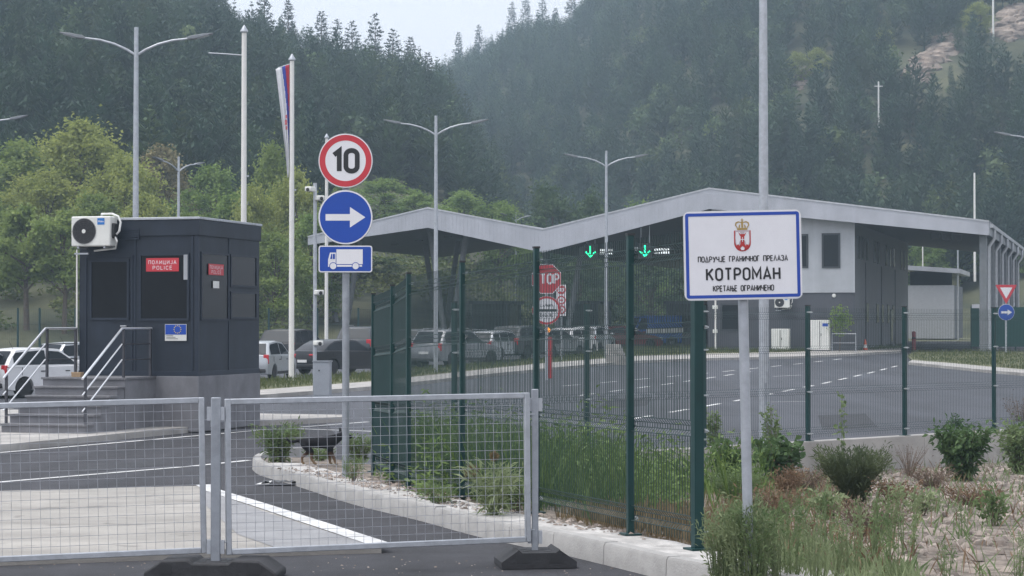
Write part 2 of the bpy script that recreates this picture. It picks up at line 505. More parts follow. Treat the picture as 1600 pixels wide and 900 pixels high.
pline("lane_marking", [(1205, 628), (1262, 627)], .1, .008)

# patched asphalt and worn tyre bands
patch_m = M("asphalt_patch", (.036, .037, .042), .85, var=.25, scale=3, bump=.5, bscale=120)
sheet("asphalt_patch", [G(1285, 672, .006), G(1372, 668, .006), G(1352, 646, .006), G(1278, 649, .006)], .006, patch_m)
sheet("asphalt_patch", [G(120, 739, .003), G(262, 725, .003), G(250, 717, .003), G(110, 730, .003)], .003, patch_m)
sheet("asphalt_patch", [G(930, 640, .006), G(1010, 634, .006), G(1020, 620, .006), G(950, 625, .006)], .006, patch_m)

# green median with its kerb, behind the road
low = [(250, 632), (330, 624), (408, 617), (500, 610), (580, 604), (650, 596.5), (760, 584.5), (861, 574.5), (993, 563.5), (1110, 559.5), (1240, 557), (1330, 553), (1408, 548.5)]
kin = [(x, y - (8 if x < 900 else 7)) for x, y in low]
top_ = [(1408, 545.5), (1330, 548), (1240, 545), (1110, 541), (1020, 541), (955, 548), (861, 561), (760, 570), (650, 578), (580, 585), (500, 590), (405, 597), (330, 602), (250, 610)]
LO = [G(x, y, .12) for x, y in low]; KI = [G(x, y, .12) for x, y in kin]; TP = [G(x, y, .1) for x, y in top_]
sheet("kerb", LO + KI[::-1], .125, concrete_pale, thick=.15)
sheet("median_ground", KI + TP, .11, grass_ground, thick=.14)
# green island on the far right
rlow = [(1419, 566), (1480, 572), (1540, 578), (1600, 583), (1760, 596)]
rkin = [(1425, 562.5), (1482, 567), (1542, 572.5), (1600, 577.5), (1760, 589)]
rtop = [(1760, 552), (1600, 549.5), (1500, 549), (1428, 549.5), (1418, 555)]
sheet("kerb", [G(x, y, .12) for x, y in rlow] + [G(x, y, .12) for x, y in rkin[::-1]], .125, concrete_pale, thick=.15)
RI = [G(x, y, .11) for x, y in rkin + rtop]
sheet("island_ground", RI, .11, grass_ground, thick=.14)

# ---- kerb of the fenced plot, stone by stone
def spline(P, step=.22):
    out = []
    for i in range(len(P) - 1):
        p0, p1, p2, p3 = P[max(0, i - 1)], P[i], P[i + 1], P[min(len(P) - 1, i + 2)]
        n = max(1, int((p2 - p1).length / step))
        for k in range(n):
            t = k / n
            out.append(.5 * ((2 * p1) + (p2 - p0) * t + (2 * p0 - 5 * p1 + 4 * p2 - p3) * t * t + (3 * p1 - p0 - 3 * p2 + p3) * t ** 3))
    return out + [P[-1]]
kpx = [(520, 697), (440, 700), (410, 706), (394, 713), (402, 722), (424, 729), (460, 738), (551, 764), (656, 787), (747, 809), (845, 828), (960, 852), (1040, 870), (1120, 884)]
KO = [Vector(G(x, y, .17)[:2]) for x, y in kpx] + [Vector((2.05, 13.9)), Vector((3.0, 13.45)), Vector((6, 13.1)), Vector((34, 12.4))]
KO = spline(KO)
def sweep_kerb():
    mb = MB()
    n1, n2 = offset_line(KO, .0), offset_line(KO, .13)
    i = 0
    while i < len(KO) - 1:
        L = 0; j = i
        while j < len(KO) - 1 and L < .95:
            L += (KO[j + 1] - KO[j]).length; j += 1
        vs, fs = [], []
        dz = rng.uniform(-.006, .006)
        m = j - i + 1
        for k in range(i, j + 1):
            a, b = n1[k], n2[k]
            if k == j: a = a.lerp(n1[k - 1], .035); b = b.lerp(n2[k - 1], .035)
            z = g(a.y) + dz
            inn = (b - a).normalized() * .025
            vs += [(a.x, a.y, z - .08), (a.x + inn.x * .4, a.y + inn.y * .4, z + .145), (a.x + inn.x, a.y + inn.y, z + .17), (b.x, b.y, z + .17), (b.x, b.y, z - .05)]
        for k in range(m - 1):
            for q in range(4): fs.append((k * 5 + q, k * 5 + q + 1, (k + 1) * 5 + q + 1, (k + 1) * 5 + q))
        fs.append((0, 1, 2, 3, 4)); fs.append(tuple((m - 1) * 5 + q for q in (4, 3, 2, 1, 0)))
        mb.add(vs, fs)
        i = j
    return mb
k_ = sweep_kerb().build("kerb", M("kerb_stone", (.34, .33, .315), .8, var=.14, scale=3.5, bump=.25, bscale=60))
k_['kind'] = 'structure'
kin_ = offset_line(KO, .135); kin2 = offset_line(KO, .62)
i0 = 20
# concrete footing strip the fence posts stand on
def ribbon(name, A, B, dzf, mat):
    mb = MB(); vs, fs = [], []
    for k, (a, b) in enumerate(zip(A, B)):
        for t in (0, .33, .66, 1):
            p = a.lerp(b, t); vs.append((p.x, p.y, g(p.y) + dzf(p.x, p.y, t)))
    for k in range(len(A) - 1):
        for q in range(3): fs.append((k * 4 + q, k * 4 + q + 1, (k + 1) * 4 + q + 1, (k + 1) * 4 + q))
    mb.add(vs, fs)
    o = mb.build(name, mat); o['kind'] = 'structure'; return o
def n2(x, y, s=1.0):
    return math.sin(x * 1.7 * s + y * 2.3 * s) * .5 + math.sin(x * 4.1 * s - y * 3.3 * s + 1) * .3 + math.sin(x * 9.3 * s + y * 7.7 * s) * .2
foot_m = M("footing_concrete", (.42, .405, .385), .9, var=.3, scale=5, bump=.5, bscale=40, detail=10)
ribbon("footing_strip", kin_[i0:], kin2[i0:], lambda x, y, t: .152 + .012 * n2(x, y, 3), foot_m)

# ---- the fenced plot itself
def interp_x(P, x):
    for a, b in zip(P, P[1:]):
        if a.x <= x <= b.x: return a.y + (b.y - a.y) * (x - a.x) / max(1e-6, b.x - a.x)
    return P[-1].y if x > P[-1].x else P[0].y
KIN = [p for p in offset_line(KO, .1)[14:]]
def Yin(x): return interp_x(KIN, x)
BACK = [Vector((-3.9, 31.4)), Vector((-3.5, 32.2)), Vector((-2.3, 31.6)), Vector((-1.35, 30.55)), Vector((0, 31.66)), Vector((40, 69.0))]
def Yout(x): return interp_x(BACK, x)
def gp(x, y):
    a, b = Yin(x), Yout(x)
    D = max(.5, b - a); t = min(1, max(0, (y - a) / D))
    drop = .60 * t ** 1.25 * min(1, max(0, (D - 5) / 14))
    return g(y) + .135 - drop + .03 * n2(x, y, .9) * min(1, t * 12) * min(1, D / 6)
# ---- ground, road and plaza sheets (they leave out the fenced plot, which lies lower)
def ground_z(x, y):
    if -3.2 < x < 34 and Yin(x) - .6 < y < Yout(x) + .2 and y > 13.6: return -1.5
    return g(y) - .06
gx = [-430, -200, -100, -60, -30, -15, -8] + [-5 + .75 * i for i in range(55)] + [60, 100, 200, 430]
gyl = sorted(set([-60, -20, 0, 8] + [11 + .75 * i for i in range(80)] + [k[0] for k in KN if 0 < k[0] < 800] + [200, 300, 500, 820]))
mb = MB(); mb.v = [(x, y, ground_z(x, y)) for x in gx for y in gyl]
mb.f = [[i * len(gyl) + j, (i + 1) * len(gyl) + j, (i + 1) * len(gyl) + j + 1, i * len(gyl) + j + 1] for i in range(len(gx) - 1) for j in range(len(gyl) - 1)]; mb.mi = [0] * len(mb.f)
o = mb.build("ground", earth, smooth=False, fix=False); o['kind'] = 'structure'
KR = [tuple(p) for p in offset_line(KO, .03)]
kr = KR[::-1][:-18] + [(-3.55, 32.35), (-2.3, 31.75)]
sheet("road", [(-45, -20), (34, -20)] + kr + [(-2.0, 52), (-45, 52)], 0, asphalt_new)
sheet("plaza", [(-60, 50), (-4.5, 50), (-2.3, 31.75), (-1.35, 30.72), (0, 31.84), (34, 63.6), (70, 64), (70, 150), (-60, 150)], .004, asphalt_old)
pb = MB(); nx, ny = 110, 70; vs, fs = [], []
for i in range(nx + 1):
    x = -3.85 + (33 + 3.85) * (i / nx) ** 1.25
    for j in range(ny + 1):
        a, b = Yin(x), Yout(x)
        y = a + (b - a) * (j / ny) ** 1.3
        vs.append((x, y, gp(x, y)))
for i in range(nx):
    for j in range(ny):
        q = i * (ny + 1) + j; fs.append((q, q + ny + 1, q + ny + 2, q + 1))
pb.add(vs, fs)
o = pb.build("gravel_ground", gravel_m); o['kind'] = 'structure'
def PG(px, py): return G(px, py, 0, gp)

# low wall along the back of the plot
t = thing("retaining_wall", "long low pale concrete wall under the back green fence", "wall", (-1.3, 30.52, 0), math.atan2(.933, 1))
mb = MB()
xx = 0
while xx < 44:
    L = 3.0
    mb.bx(xx, xx + L - .012, -.1, .12, -1.1, -.13 + (.05 if xx < 1 else 0)); xx += L
mb.build("wall_panel", concrete_pale, t, bevel=.012)

# ================================================================== green mesh fences
def wire_panel(A, B, zb, zt, folds, pitch=.05, r=.0032):
    """V-folded wire panel between plan points; coordinates relative to A"""
    mb = MB()
    d = Vector((B[0] - A[0], B[1] - A[1], 0)); L = d.length; d /= L
    nrm = Vector((d.y, -d.x, 0))
    n = int(L / pitch)
    za, zc = zb[0], zb[1]; ta, tc = zt[0], zt[1]
    for i in range(n + 1):
        s = (i + .5) / (n + 1)
        z0 = za + (zc - za) * s; z1 = ta + (tc - ta) * s
        pts = [d * (s * L) + Vector((0, 0, z0))]
        for f in folds:
            z = z0 + f * (z1 - z0)
            for dz, off in ((-.06, 0), (-.02, .035), (.02, .035), (.06, 0)):
                pts.append(d * (s * L) + nrm * off + Vector((0, 0, z + dz)))
        pts.append(d * (s * L) + Vector((0, 0, z1 + .02)))
        mb.tube(pts, r, n=3, caps=False)
    for f in folds:
        for dz, off in ((-.06, -.004), (-.02, .031), (.02, .031), (.06, -.004)):
            mb.tube([nrm * off + Vector((0, 0, za + f * (ta - za) + dz)), d * L + nrm * off + Vector((0, 0, zc + f * (tc - zc) + dz))], r * 1.15, n=4, caps=False)
    return mb
FOLDS = (.055, .365, .685, .945)
def fence_post(root, rel, zb, zt, wd, rot):
    mt = Matrix.Translation(Vector((rel[0], rel[1], 0))) @ Matrix.Rotation(rot, 4, 'Z')
    mb = MB(mt)
    h = wd / 2
    mb.bx(-h, h, -h, h, zb - .05, zt)
    p = mb.build("post", fence_green, root, bevel=.006)
    c = MB(mt); c.bx(-h - .004, h + .004, -h - .004, h + .004, zt, zt + .018); c.build("cap", plastic_black, p)
    c = MB(mt)
    for f in FOLDS[:3] + (.955,):
        z = zb + f * (zt - zb)
        c.bx(-h - .014, h + .014, -h - .022, -h - .002, z - .013, z + .013)
        c.tube([(h + .014, -h - .012, z), (h + .05, -h - .012, z)], .006, 5)
        c.tube([(-h - .05, -h - .012, z), (-h - .014, -h - .012, z)], .006, 5)
    c.build("clamp", M("clamp_metal", (.42, .45, .46), .4, .5), p)
    b = MB(mt); b.bx(-h - .045, h + .045, -h - .045, h + .045, zb - .004, zb + .01); b.build("base_plate", fence_green, p)
    return p
def fence(name, label, posts, group=None, wd=.065, fold=FOLDS, wide=None, r=.0032, bare_end=None):
    """posts: (x, y, zbase, ztop)"""
    x0, y0 = posts[0][:2]
    root = thing(name, label, "fence", (x0, y0, 0), 0, group)
    for i, (x, y, zb, zt) in enumerate(posts):
        a = posts[max(0, i - 1)]; b = posts[min(len(posts) - 1, i + 1)]
        rot = math.atan2(b[1] - a[1], b[0] - a[0])
        if not (bare_end and i == len(posts) - 1):
            fence_post(root, (x - x0, y - y0), zb, zt, (wide or {}).get(i, wd), rot)
    for p, q in zip(posts, posts[1:]):
        mb = wire_panel(p, q, (p[2] + .05, q[2] + .05), (p[3] - .05, q[3] - .05), fold, r=r)
        mb.v = [(v[0] + p[0] - x0, v[1] + p[1] - y0, v[2]) for v in mb.v]
        mb.build("wire_panel", wire_green, root, smooth=False, fix=False)
    return root
pp = []
for px, yb, yt in ((1090, 858, 352), (985, 835, 368), (838, 801, 388), (722, 776, 410), (638, 760, 428), (613, 751, 447), (583, 737, 460)):
    b = G(px, yb, .155)
    pp.append((b.x, b.y, b.z, W(px, yt, b.y).z))
fence("green_mesh_fence", "green wire mesh fence nearest the camera with tall posts along the kerb", pp, wd=.052, wide={0: .078, 1: .056}, r=.0039)
rl = []
for x, y in ((-1.88, 28.75), (-.845, 30.94), (1.165, 32.81), (3.14, 34.65), (5.11, 36.5), (7.13, 38.38), (9.19, 40.3), (11.2, 42.2), (13.2, 44.05), (15.2, 45.9)):
    rl.append((x, y, -.13 if x > -1.5 else -.08, 2.2))
fence("green_mesh_fence", "long green mesh fence on the low concrete wall at the edge of the asphalt", rl[1:], wd=.065, r=.0025)
mb = MB()

# ================================================================== temporary barrier of wire mesh panels
def frame_mtx(A, B):
    ex = (B - A).normalized(); ez = Vector((0, 0, 1)); ez = (ez - ex * ez.dot(ex)).normalized(); ey = ez.cross(ex)
    m = Matrix((ex, ey, ez)).transposed()
    return m.to_euler()
def barrier(label, A, B, h):
    t = thing("mesh_barrier_panel", label, "barrier", A, 0, "temporary mesh barrier panels")
    t.rotation_euler = frame_mtx(A, B)
    L = (B - A).length; r = .021
    mb = MB()
    mb.bx(0, 2 * r, -r, r, 0, h); mb.bx(L - 2 * r, L, -r, r, 0, h)
    mb.bx(2 * r, L - 2 * r, -r, r, 0, 2 * r); mb.bx(2 * r, L - 2 * r, -r, r, h - 2 * r, h)
    mb.build("frame", galv, t, bevel=.005)
    wm = MB(); p = .0685
    nx, nz = int((L - .1) / p), int((h - .1) / p)
    x0, z0 = (L - (nx - 1) * p) / 2, (h - (nz - 1) * p) / 2
    for i in range(nx):
        pts = [(x0 + i * p, 0, r)] + [(x0 + i * p, (.0035 if (i + j) % 2 else -.0035), z0 + j * p) for j in range(nz)] + [(x0 + i * p, 0, h - r)]
        wm.tube(pts, .0019, n=4, caps=False)
    for j in range(nz):
        pts = [(r, 0, z0 + j * p)] + [(x0 + i * p, (-.0035 if (i + j) % 2 else .0035), z0 + j * p) for i in range(nx)] + [(L - r, 0, z0 + j * p)]
        wm.tube(pts, .0021, n=4, caps=False)
    wm.build("wire_mesh", M("mesh_wire", (.40, .41, .44), .45, .5, var=.1), t, smooth=False, fix=False)
    for x in (0, L):
        for z in (.09, h - .17):
            sgn = -1 if x == 0 else 1
            hk = MB(); hk.bx(min(x, x + sgn * .05), max(x, x + sgn * .05), -.012, .012, z, z + .008); hk.bx(x + sgn * .05 - .006, x + sgn * .05 + .006, -.012, .012, z - .05, z + .008)
            hk.build("hook", galv, t)
    return t
barrier("galvanised wire mesh barrier panel between the two rubber feet", W(353, 867, 15.62), W(829, 846.5, 16.32), 1.15)
A1, B1 = W(-172, 886, 15.12), W(323, 864, 15.64)
barrier("galvanised wire mesh barrier panel cut by the edge of the photo, before the booth steps", A1, B1, 1.15)
def barrier_stand(label, px, ytop, ybot, Y, rz, L, Wd, wpost):
    p = W(px, ybot, Y); z = g(Y) + .004
    t = thing("barrier_stand", label, "barrier stand", (p.x, p.y, z), rz, "stands that hold the mesh barrier")
    h = W(px, ytop, Y).z - z
    mb = MB(Matrix.Rotation(-rz, 4, 'Z'))
    mb.bx(-wpost / 2, wpost / 2, -.022, .022, .1, h)
    mb.build("post", galv_dark, t, bevel=.005)
    k = MB(Matrix.Rotation(-rz, 4, 'Z'))
    for zz in (.22, h - .12):
        k.bx(-wpost / 2 - .03, -wpost / 2, -.015, .015, zz - .05, zz + .05); k.bx(wpost / 2, wpost / 2 + .03, -.015, .015, zz - .05, zz + .05)
    k.build("bracket", galv, t)
    f = MB()
    prof = [(-L / 2, 0), (-L / 2, .05), (-L / 2 + .13, .14), (-.16, .145), (-.13, .12), (.13, .12), (.16, .145), (L / 2 - .13, .14), (L / 2, .05), (L / 2, 0)]
    f.prism(prof, -Wd / 2, Wd / 2, 'xz')
    o = f.build("rubber_foot", rubber, t, bevel=.014)
    for sx in (-1, 1):
        x = sx * (L / 2 - .16)
        c = MB(); c.bx(x - .045, x + .045, -Wd / 2 - .003, -Wd / 2 + .06, .045, .115); c.build("grip_hole", plastic_black, o)
        for yy in (-.09, .09):
            c = MB(); c.tube([(sx * .085, yy * Wd * 2, .118), (sx * .085, yy * Wd * 2, .1225)], .03, 10); c.build("socket", plastic_black, o)
    return t
barrier_stand("galvanised post on a wide black rubber foot between the two barrier panels", 337, 621, 872, 15.6, R(-4), .98, .42, .07)
barrier_stand("galvanised post on a rubber foot beside the kerb at the barrier's end", 836, 608, 862, 16.34, R(8), .58, .44, .052)

# ================================================================== signs
def post_tube(root, h, r, lean=0, name="post", mat=None):
    mb = MB(); mb.tube([(0, 0, -.08), (0, 0, h)], r, 14); return mb.build(name, mat or galv_dark, root)
# speed limit, direction and lorry sign on one post
b = G(540, 745, .16); Yp = b.y; k = Yp / FPX
t = thing("road_sign", "post with a red ringed 10 sign over a blue arrow and a lorry plate", "road sign", b)
zof = lambda y: W(540, y, Yp).z - b.z
post_tube(t, zof(226), .045)
def round_plate(root, cz, r, name, back=sign_back, front=sign_white):
    mb = MB(); mb.lathe([(r, -.062), (r, -.075), (r - .004, -.078)], 48, (0, 0, cz), 'y'); o = mb.build(name, back, root)
    f = MB(); disc(f, 0, cz, r - .004, -.079, 48); f.build("sign_face", front, o, smooth=False)
    c = MB(); c.bx(-.06, .06, -.065, .03, cz - r * .55, cz - r * .45); c.bx(-.06, .06, -.065, .03, cz + r * .45, cz + r * .55); c.build("bracket", galv, o)
    return o
rad = 42.5 * k
o = round_plate(t, zof(252), rad, "speed_limit_sign")
f = MB(); N = 48
for q in range(N):
    a, a2 = 2 * math.pi * q / N, 2 * math.pi * (q + 1) / N
    f.add([(rr * math.cos(aa), -.0805, zof(252) + rr * math.sin(aa)) for rr, aa in ((rad * .955, a), (rad * .955, a2), (rad * .745, a2), (rad * .745, a))], [(0, 1, 2, 3)])
f.build("red_ring", sign_red, o, smooth=False)
f = MB(); text(f, "10", 0, zof(272), 40 * k, 36.5 * k, .19, -.0815, gap=.25); f.build("numerals", sign_black, o, smooth=False)
o = round_plate(t, zof(340), rad, "direction_sign")
f = MB(); disc(f, 0, zof(340), rad * .94, -.0805, 48); f.build("blue_field", sign_blue, o, smooth=False)
f = MB(); c = zof(340); x = lambda p: (p - 540) * k
f.add([(x(509), -.082, c + 5 * k), (x(509), -.082, c - 5.2 * k), (x(547), -.082, c - 5.2 * k), (x(547), -.082, c + 5 * k)], [(0, 1, 2, 3)])
f.add([(x(547), -.082, c + 16 * k), (x(547), -.082, c - 16 * k), (x(571), -.082, c)], [(0, 1, 2)])
f.build("arrow", sign_white, o, smooth=False)
def rect_plate(root, x0, x1, z0, z1, name, rad=.03, back=sign_back, face=sign_white, border=None, bw=.02, field=None, y=-.062, th=.018):
    def rrp(i, rr): return _rr(x0 + i, z0 + i, x1 - i, z1 - i, max(.004, rr), 4)[:-1]
    mb = MB(); mb.prism(rrp(0, rad), y - th, y, 'xz'); o = mb.build(name, back, root)
    f = MB(); flat(f, rrp(.003, rad - .003), y - th - .001); f.build("sign_face", face, o, smooth=False)
    return o, (lambda i, rr: rrp(i, rr)), y - th
o, rrp, yf = rect_plate(t, -42 * k, 42 * k, zof(426), zof(384), "lorry_plate", .03)
f = MB(); flat(f, rrp(.016, .02), yf - .0025); f.build("blue_field", sign_blue, o, smooth=False)
f = MB(); Z = lambda p: zof(p); y_ = yf - .004
flat(f, [(x(526), Z(413)), (x(567), Z(413)), (x(567), Z(390)), (x(526), Z(390))], y_)                       # box
flat(f, [(x(513), Z(414)), (x(525), Z(414)), (x(525), Z(395)), (x(516), Z(395)), (x(513), Z(406))], y_)        # cab
flat(f, [(x(513), Z(417)), (x(566), Z(417)), (x(566), Z(414.2)), (x(513), Z(414.2))], y_ - .0004)
for cxp in (521, 556): disc(f, x(cxp), Z(416), 5 * k, y_ - .002, 18)
f.build("lorry_symbol", sign_white, o, smooth=False)
f = MB()
flat(f, [(x(516.3), Z(405)), (x(519.5), Z(405)), (x(519.5), Z(397)), (x(518), Z(397))], y_ - .003)
flat(f, [(x(520.5), Z(405)), (x(523.7), Z(405)), (x(523.7), Z(397)), (x(520.5), Z(397))], y_ - .003)
for cxp in (521, 556):
    for q in range(18):
        a, a2 = 2 * math.pi * q / 18, 2 * math.pi * (q + 1) / 18
        f.add([(x(cxp) + rr * k * math.cos(aa), y_ - .003, Z(416) + rr * k * math.sin(aa)) for rr, aa in ((6, a), (6, a2), (5, a2), (5, a))], [(0, 1, 2, 3)])
f.build("symbol_detail", sign_blue, o, smooth=False)

# the white border-crossing board
b = G(1170, 890, .1, gp); Yp = b.y; k = Yp / FPX
t = thing("border_sign", "large white board with blue border, crest and the name КОТРОМАН on a grey post", "sign", b)
t.rotation_euler = (0, R(-1.1), R(-3))
zof = lambda y: W(1169, y, Yp).z - b.z
post_tube(t, zof(345), .034, mat=galv)
hw, z0, z1 = 91.5 * k, zof(468.5), zof(329.5)
o, rrp, yf = rect_plate(t, -hw, hw, z0, z1, "board", .04, y=-.038, th=.035, back=M("board_edge", (.6, .6, .6), .4, .3))
o2 = o
H = z1 - z0
f = MB(); outer, inner = rrp(3.2 * k, .016), rrp(3.2 * k + 4.9 * k, .004)
n_ = len(outer)
f.add([(p[0], yf - .0025, p[1]) for p in outer] + [(p[0], yf - .0025, p[1]) for p in inner], [(i, (i + 1) % n_, n_ + (i + 1) % n_, n_ + i) for i in range(n_)])
f.build("blue_border", border_blue, o, smooth=False)
f = MB()
zz = lambda fy: z1 - H * fy
text(f, "ПОДРУЧЈЕ ГРАНИЧНОГ ПРЕЛАЗА", -.0, zz(.575), .068 * H, .755 * hw * 2, .15, yf - .003, gap=.24)
text(f, "КОТРОМАН", 0, zz(.785), .148 * H, .615 * hw * 2, .15, yf - .003, gap=.27)
text(f, "КРЕТАЊЕ ОГРАНИЧЕНО", 0.0, zz(.905), .07 * H, .51 * hw * 2, .15, yf - .003, gap=.22)
f.build("lettering", sign_black, o, smooth=False)
# crest: crown over a red shield with a white double eagle
cz, cx, u = zz(.335), 0.0, H * .01          # shield centre; u = 1 % of the board's height
def em(pts, mat, name, d): 
    q = MB()
    for P_ in pts: flat(q, [(cx + a * u, cz + b_ * u) for a, b_ in P_], yf - d); d += .0003
    return q.build(name, mat, o2, smooth=False)
sh = [(-9.3, 11), (9.3, 11), (9.3, -3)] + [(9.3 * math.cos(R(a)), -3 + -9.5 * math.sin(R(a))) for a in range(10, 180, 10)] + [(-9.3, -3)]
em([sh], crest_red, "shield", .002)
sh2 = [(p[0] * .86, 10 + (p[1] - 10) * .88) for p in sh]
em([sh2], M("shield_field", (.47, .40, .42), .5), "shield_field", .0026)
wing = [(1.2, 6), (3, 9.5), (6.8, 9.2), (7.6, 3), (6.8, -4), (4.5, -5), (3, -1), (1.4, 0)]
em([wing, [(-a, b_) for a, b_ in wing]], sign_white, "eagle_wings", .0032)
em([[(-1.9, 7), (1.9, 7), (2.2, -4), (5.4, -9.2), (3.4, -10), (0, -6), (-3.4, -10), (-5.4, -9.2), (-2.2, -4)], [(1.4, 6), (4.6, 9.4), (2.5, 4.5)], [(-1.4, 6), (-4.6, 9.4), (-2.5, 4.5)], [(-7.2, -6), (-5, -9.5), (-3, -7.5), (-4.6, -4.4)], [(7.2, -6), (5, -9.5), (3, -7.5), (4.6, -4.4)]], crest_red, "eagle_body", .0044)
em([[(-2.6, .5), (2.6, .5), (2.6, 1.3), (-2.6, 1.3)], [(-.4, -1.8), (.4, -1.8), (.4, 3.6), (-.4, 3.6)], [(-1.6, -11), (1.6, -11), (2.2, -8.5), (0, -7), (-2.2, -8.5)]], sign_white, "cross", .0062)
crown = [[(-5.6, 11.6), (5.6, 11.6), (6.0, 13.8), (-6.0, 13.8)],
         [(-6, 14), (-8, 17), (-7.4, 20), (-4.5, 21.4), (-1, 20.5), (-1, 19.6), (-4.4, 20), (-6.4, 18.8), (-6.6, 17), (-4.8, 14)],
         [(6, 14), (8, 17), (7.4, 20), (4.5, 21.4), (1, 20.5), (1, 19.6), (4.4, 20), (6.4, 18.8), (6.6, 17), (4.8, 14)],
         [(-1, 14), (1, 14), (1.2, 21), (-1.2, 21)], [(-4.2, 14), (-2.6, 14), (-2.2, 17.5), (-3.4, 17.5)], [(4.2, 14), (2.6, 14), (2.2, 17.5), (3.4, 17.5)],
         [(-.5, 21), (.5, 21), (.5, 24.4), (-.5, 24.4)], [(-1.4, 22.4), (1.4, 22.4), (1.4, 23.2), (-1.4, 23.2)]]
em(crown, gold, "crown", .0032)

# ================================================================== police booth
B0 = Vector((-6.24, 42.0, g(42) + .12))
brz = math.atan2(-.274, .962)
bm_w = Matrix.Translation(B0) @ Matrix.Rotation(brz, 4, 'Z'); bm_i = bm_w.inverted()
ex, ey = Vector((.962, -.274, 0)), Vector((.274, .962, 0))
def fr(px, py, d=0):  q = bm_i @ hit(px, py, B0 + ey * d, ey); return q.x, q.z
def rt(px, py): q = bm_i @ hit(px, py, B0, ex); return q.y, q.z
booth = thing("police_booth", "dark grey panelled police cabin raised on a concrete base", "police booth", B0, brz)
Wb, Db = 2.61, 3.12
ZB = fr(310, 588)[1]; ZT = fr(310, 341)[1]
mb = MB(); mb.bx(-Wb - .02, .02, -.02, Db + .02, -.1, ZB); mb.build("concrete_base", render_grey, booth, bevel=.01)
mb = MB(); mb.bx(-Wb, 0, 0, Db, ZB, ZT - .02); shell = mb.build("shell", anthracite, booth, bevel=.006)
mb = MB(); mb.bx(-Wb - .05, .05, -.05, Db + .05, ZT - .02, ZT + .03); mb.build("roof_edge", galv, booth, bevel=.008)
mb = MB(); mb.bx(-Wb - .03, .03, -.03, Db + .03, ZT - .34, ZT - .021)
mb.build("roof_band", anthracite, booth, bevel=.006)
mb = MB(); mb.bx(-Wb - .012, .012, -.012, Db + .012, ZB, ZB + .1); mb.build("sill_band", anthracite_trim, booth, bevel=.004)
# corner and joint trims
mb = MB()
for px in (211, 300.5):
    xq = fr(px, 450)[0]; mb = MB(); mb.bx(xq - .022, xq + .022, -.014, 0.0, ZB + .1, ZT - .34); mb.build("joint_trim", anthracite_trim, booth)
for px in (357.5,):
    yq = rt(px, 450)[0]; mb = MB(); mb.bx(0.0, .014, yq - .022, yq + .022, ZB + .1, ZT - .34); mb.build("joint_trim", anthracite_trim, booth)
mb = MB(); mb.bx(-.06, .013, -.013, .06, ZB + .1, ZT - .34)
mb.build("joint_trim", anthracite_trim, booth)
def front_win(x0, y0, x1, y1, name="window"):
    a, z1_ = fr(x0, y0); b_, z0_ = fr(x1, y1)
    m = MB(); fw = .045
    m.bx(a, a + fw, -.03, .002, z0_, z1_); m.bx(b_ - fw, b_, -.03, .002, z0_, z1_); m.bx(a + fw, b_ - fw, -.03, .002, z1_ - fw, z1_); m.bx(a + fw, b_ - fw, -.03, .002, z0_, z0_ + fw)
    o = m.build(name, anthracite_trim, booth)
    gm = MB(); gm.bx(a + fw, b_ - fw, -.012, .004, z0_ + fw, z1_ - fw); gm.build("pane", glass_dark, o, smooth=False)
    return o
def right_win(x0, y0, x1, y1, name="window"):
    a, z1_ = rt(x0, y0); b_, z0_ = rt(x1, y1)
    m = MB(); fw = .04
    m.bx(-.002, .03, a, a + fw, z0_, z1_); m.bx(-.002, .03, b_ - fw, b_, z0_, z1_); m.bx(-.002, .03, a + fw, b_ - fw, z1_ - fw, z1_); m.bx(-.002, .03, a + fw, b_ - fw, z0_, z0_ + fw)
    o = m.build(name, anthracite_trim, booth)
    gm = MB(); gm.bx(-.004, .012, a + fw, b_ - fw, z0_ + fw, z1_ - fw); gm.build("pane", glass_dark, o, smooth=False)
    return o
front_win(141, 406, 202, 500)
front_win(218, 396, 296, 501)
right_win(313, 393, 356, 501)
right_win(359, 397, 400, 450)
right_win(359, 455, 400, 499)
# door at the landing, behind the left-hand rails
a, z1_ = fr(136, 402); b_, _ = fr(206, 402)
m = MB(); m.bx(a - .03, a, -.02, 0, ZB + .1, z1_ + .03); m.bx(b_, b_ + .03, -.02, 0, ZB + .1, z1_ + .03); m.bx(a, b_, -.02, 0, z1_, z1_ + .03)
d_ = m.build("door_frame", anthracite_trim, booth)
m = MB(); m.tube([(b_ - .1, -.03, ZB + 1.0), (b_ - .1, -.06, ZB + 1.0), (b_ - .22, -.06, ZB + 1.0)], .012, 6); m.build("handle", steel, d_)
# louvre above the left window
m = MB(); a, zz1 = fr(188, 356); b_, zz0 = fr(219, 374)
for i in range(5):
    z = zz0 + (zz1 - zz0) * i / 5; m.bx(a, b_, -.05, -.028, z, z + .03)
m.build("louvre", anthracite_trim, booth)
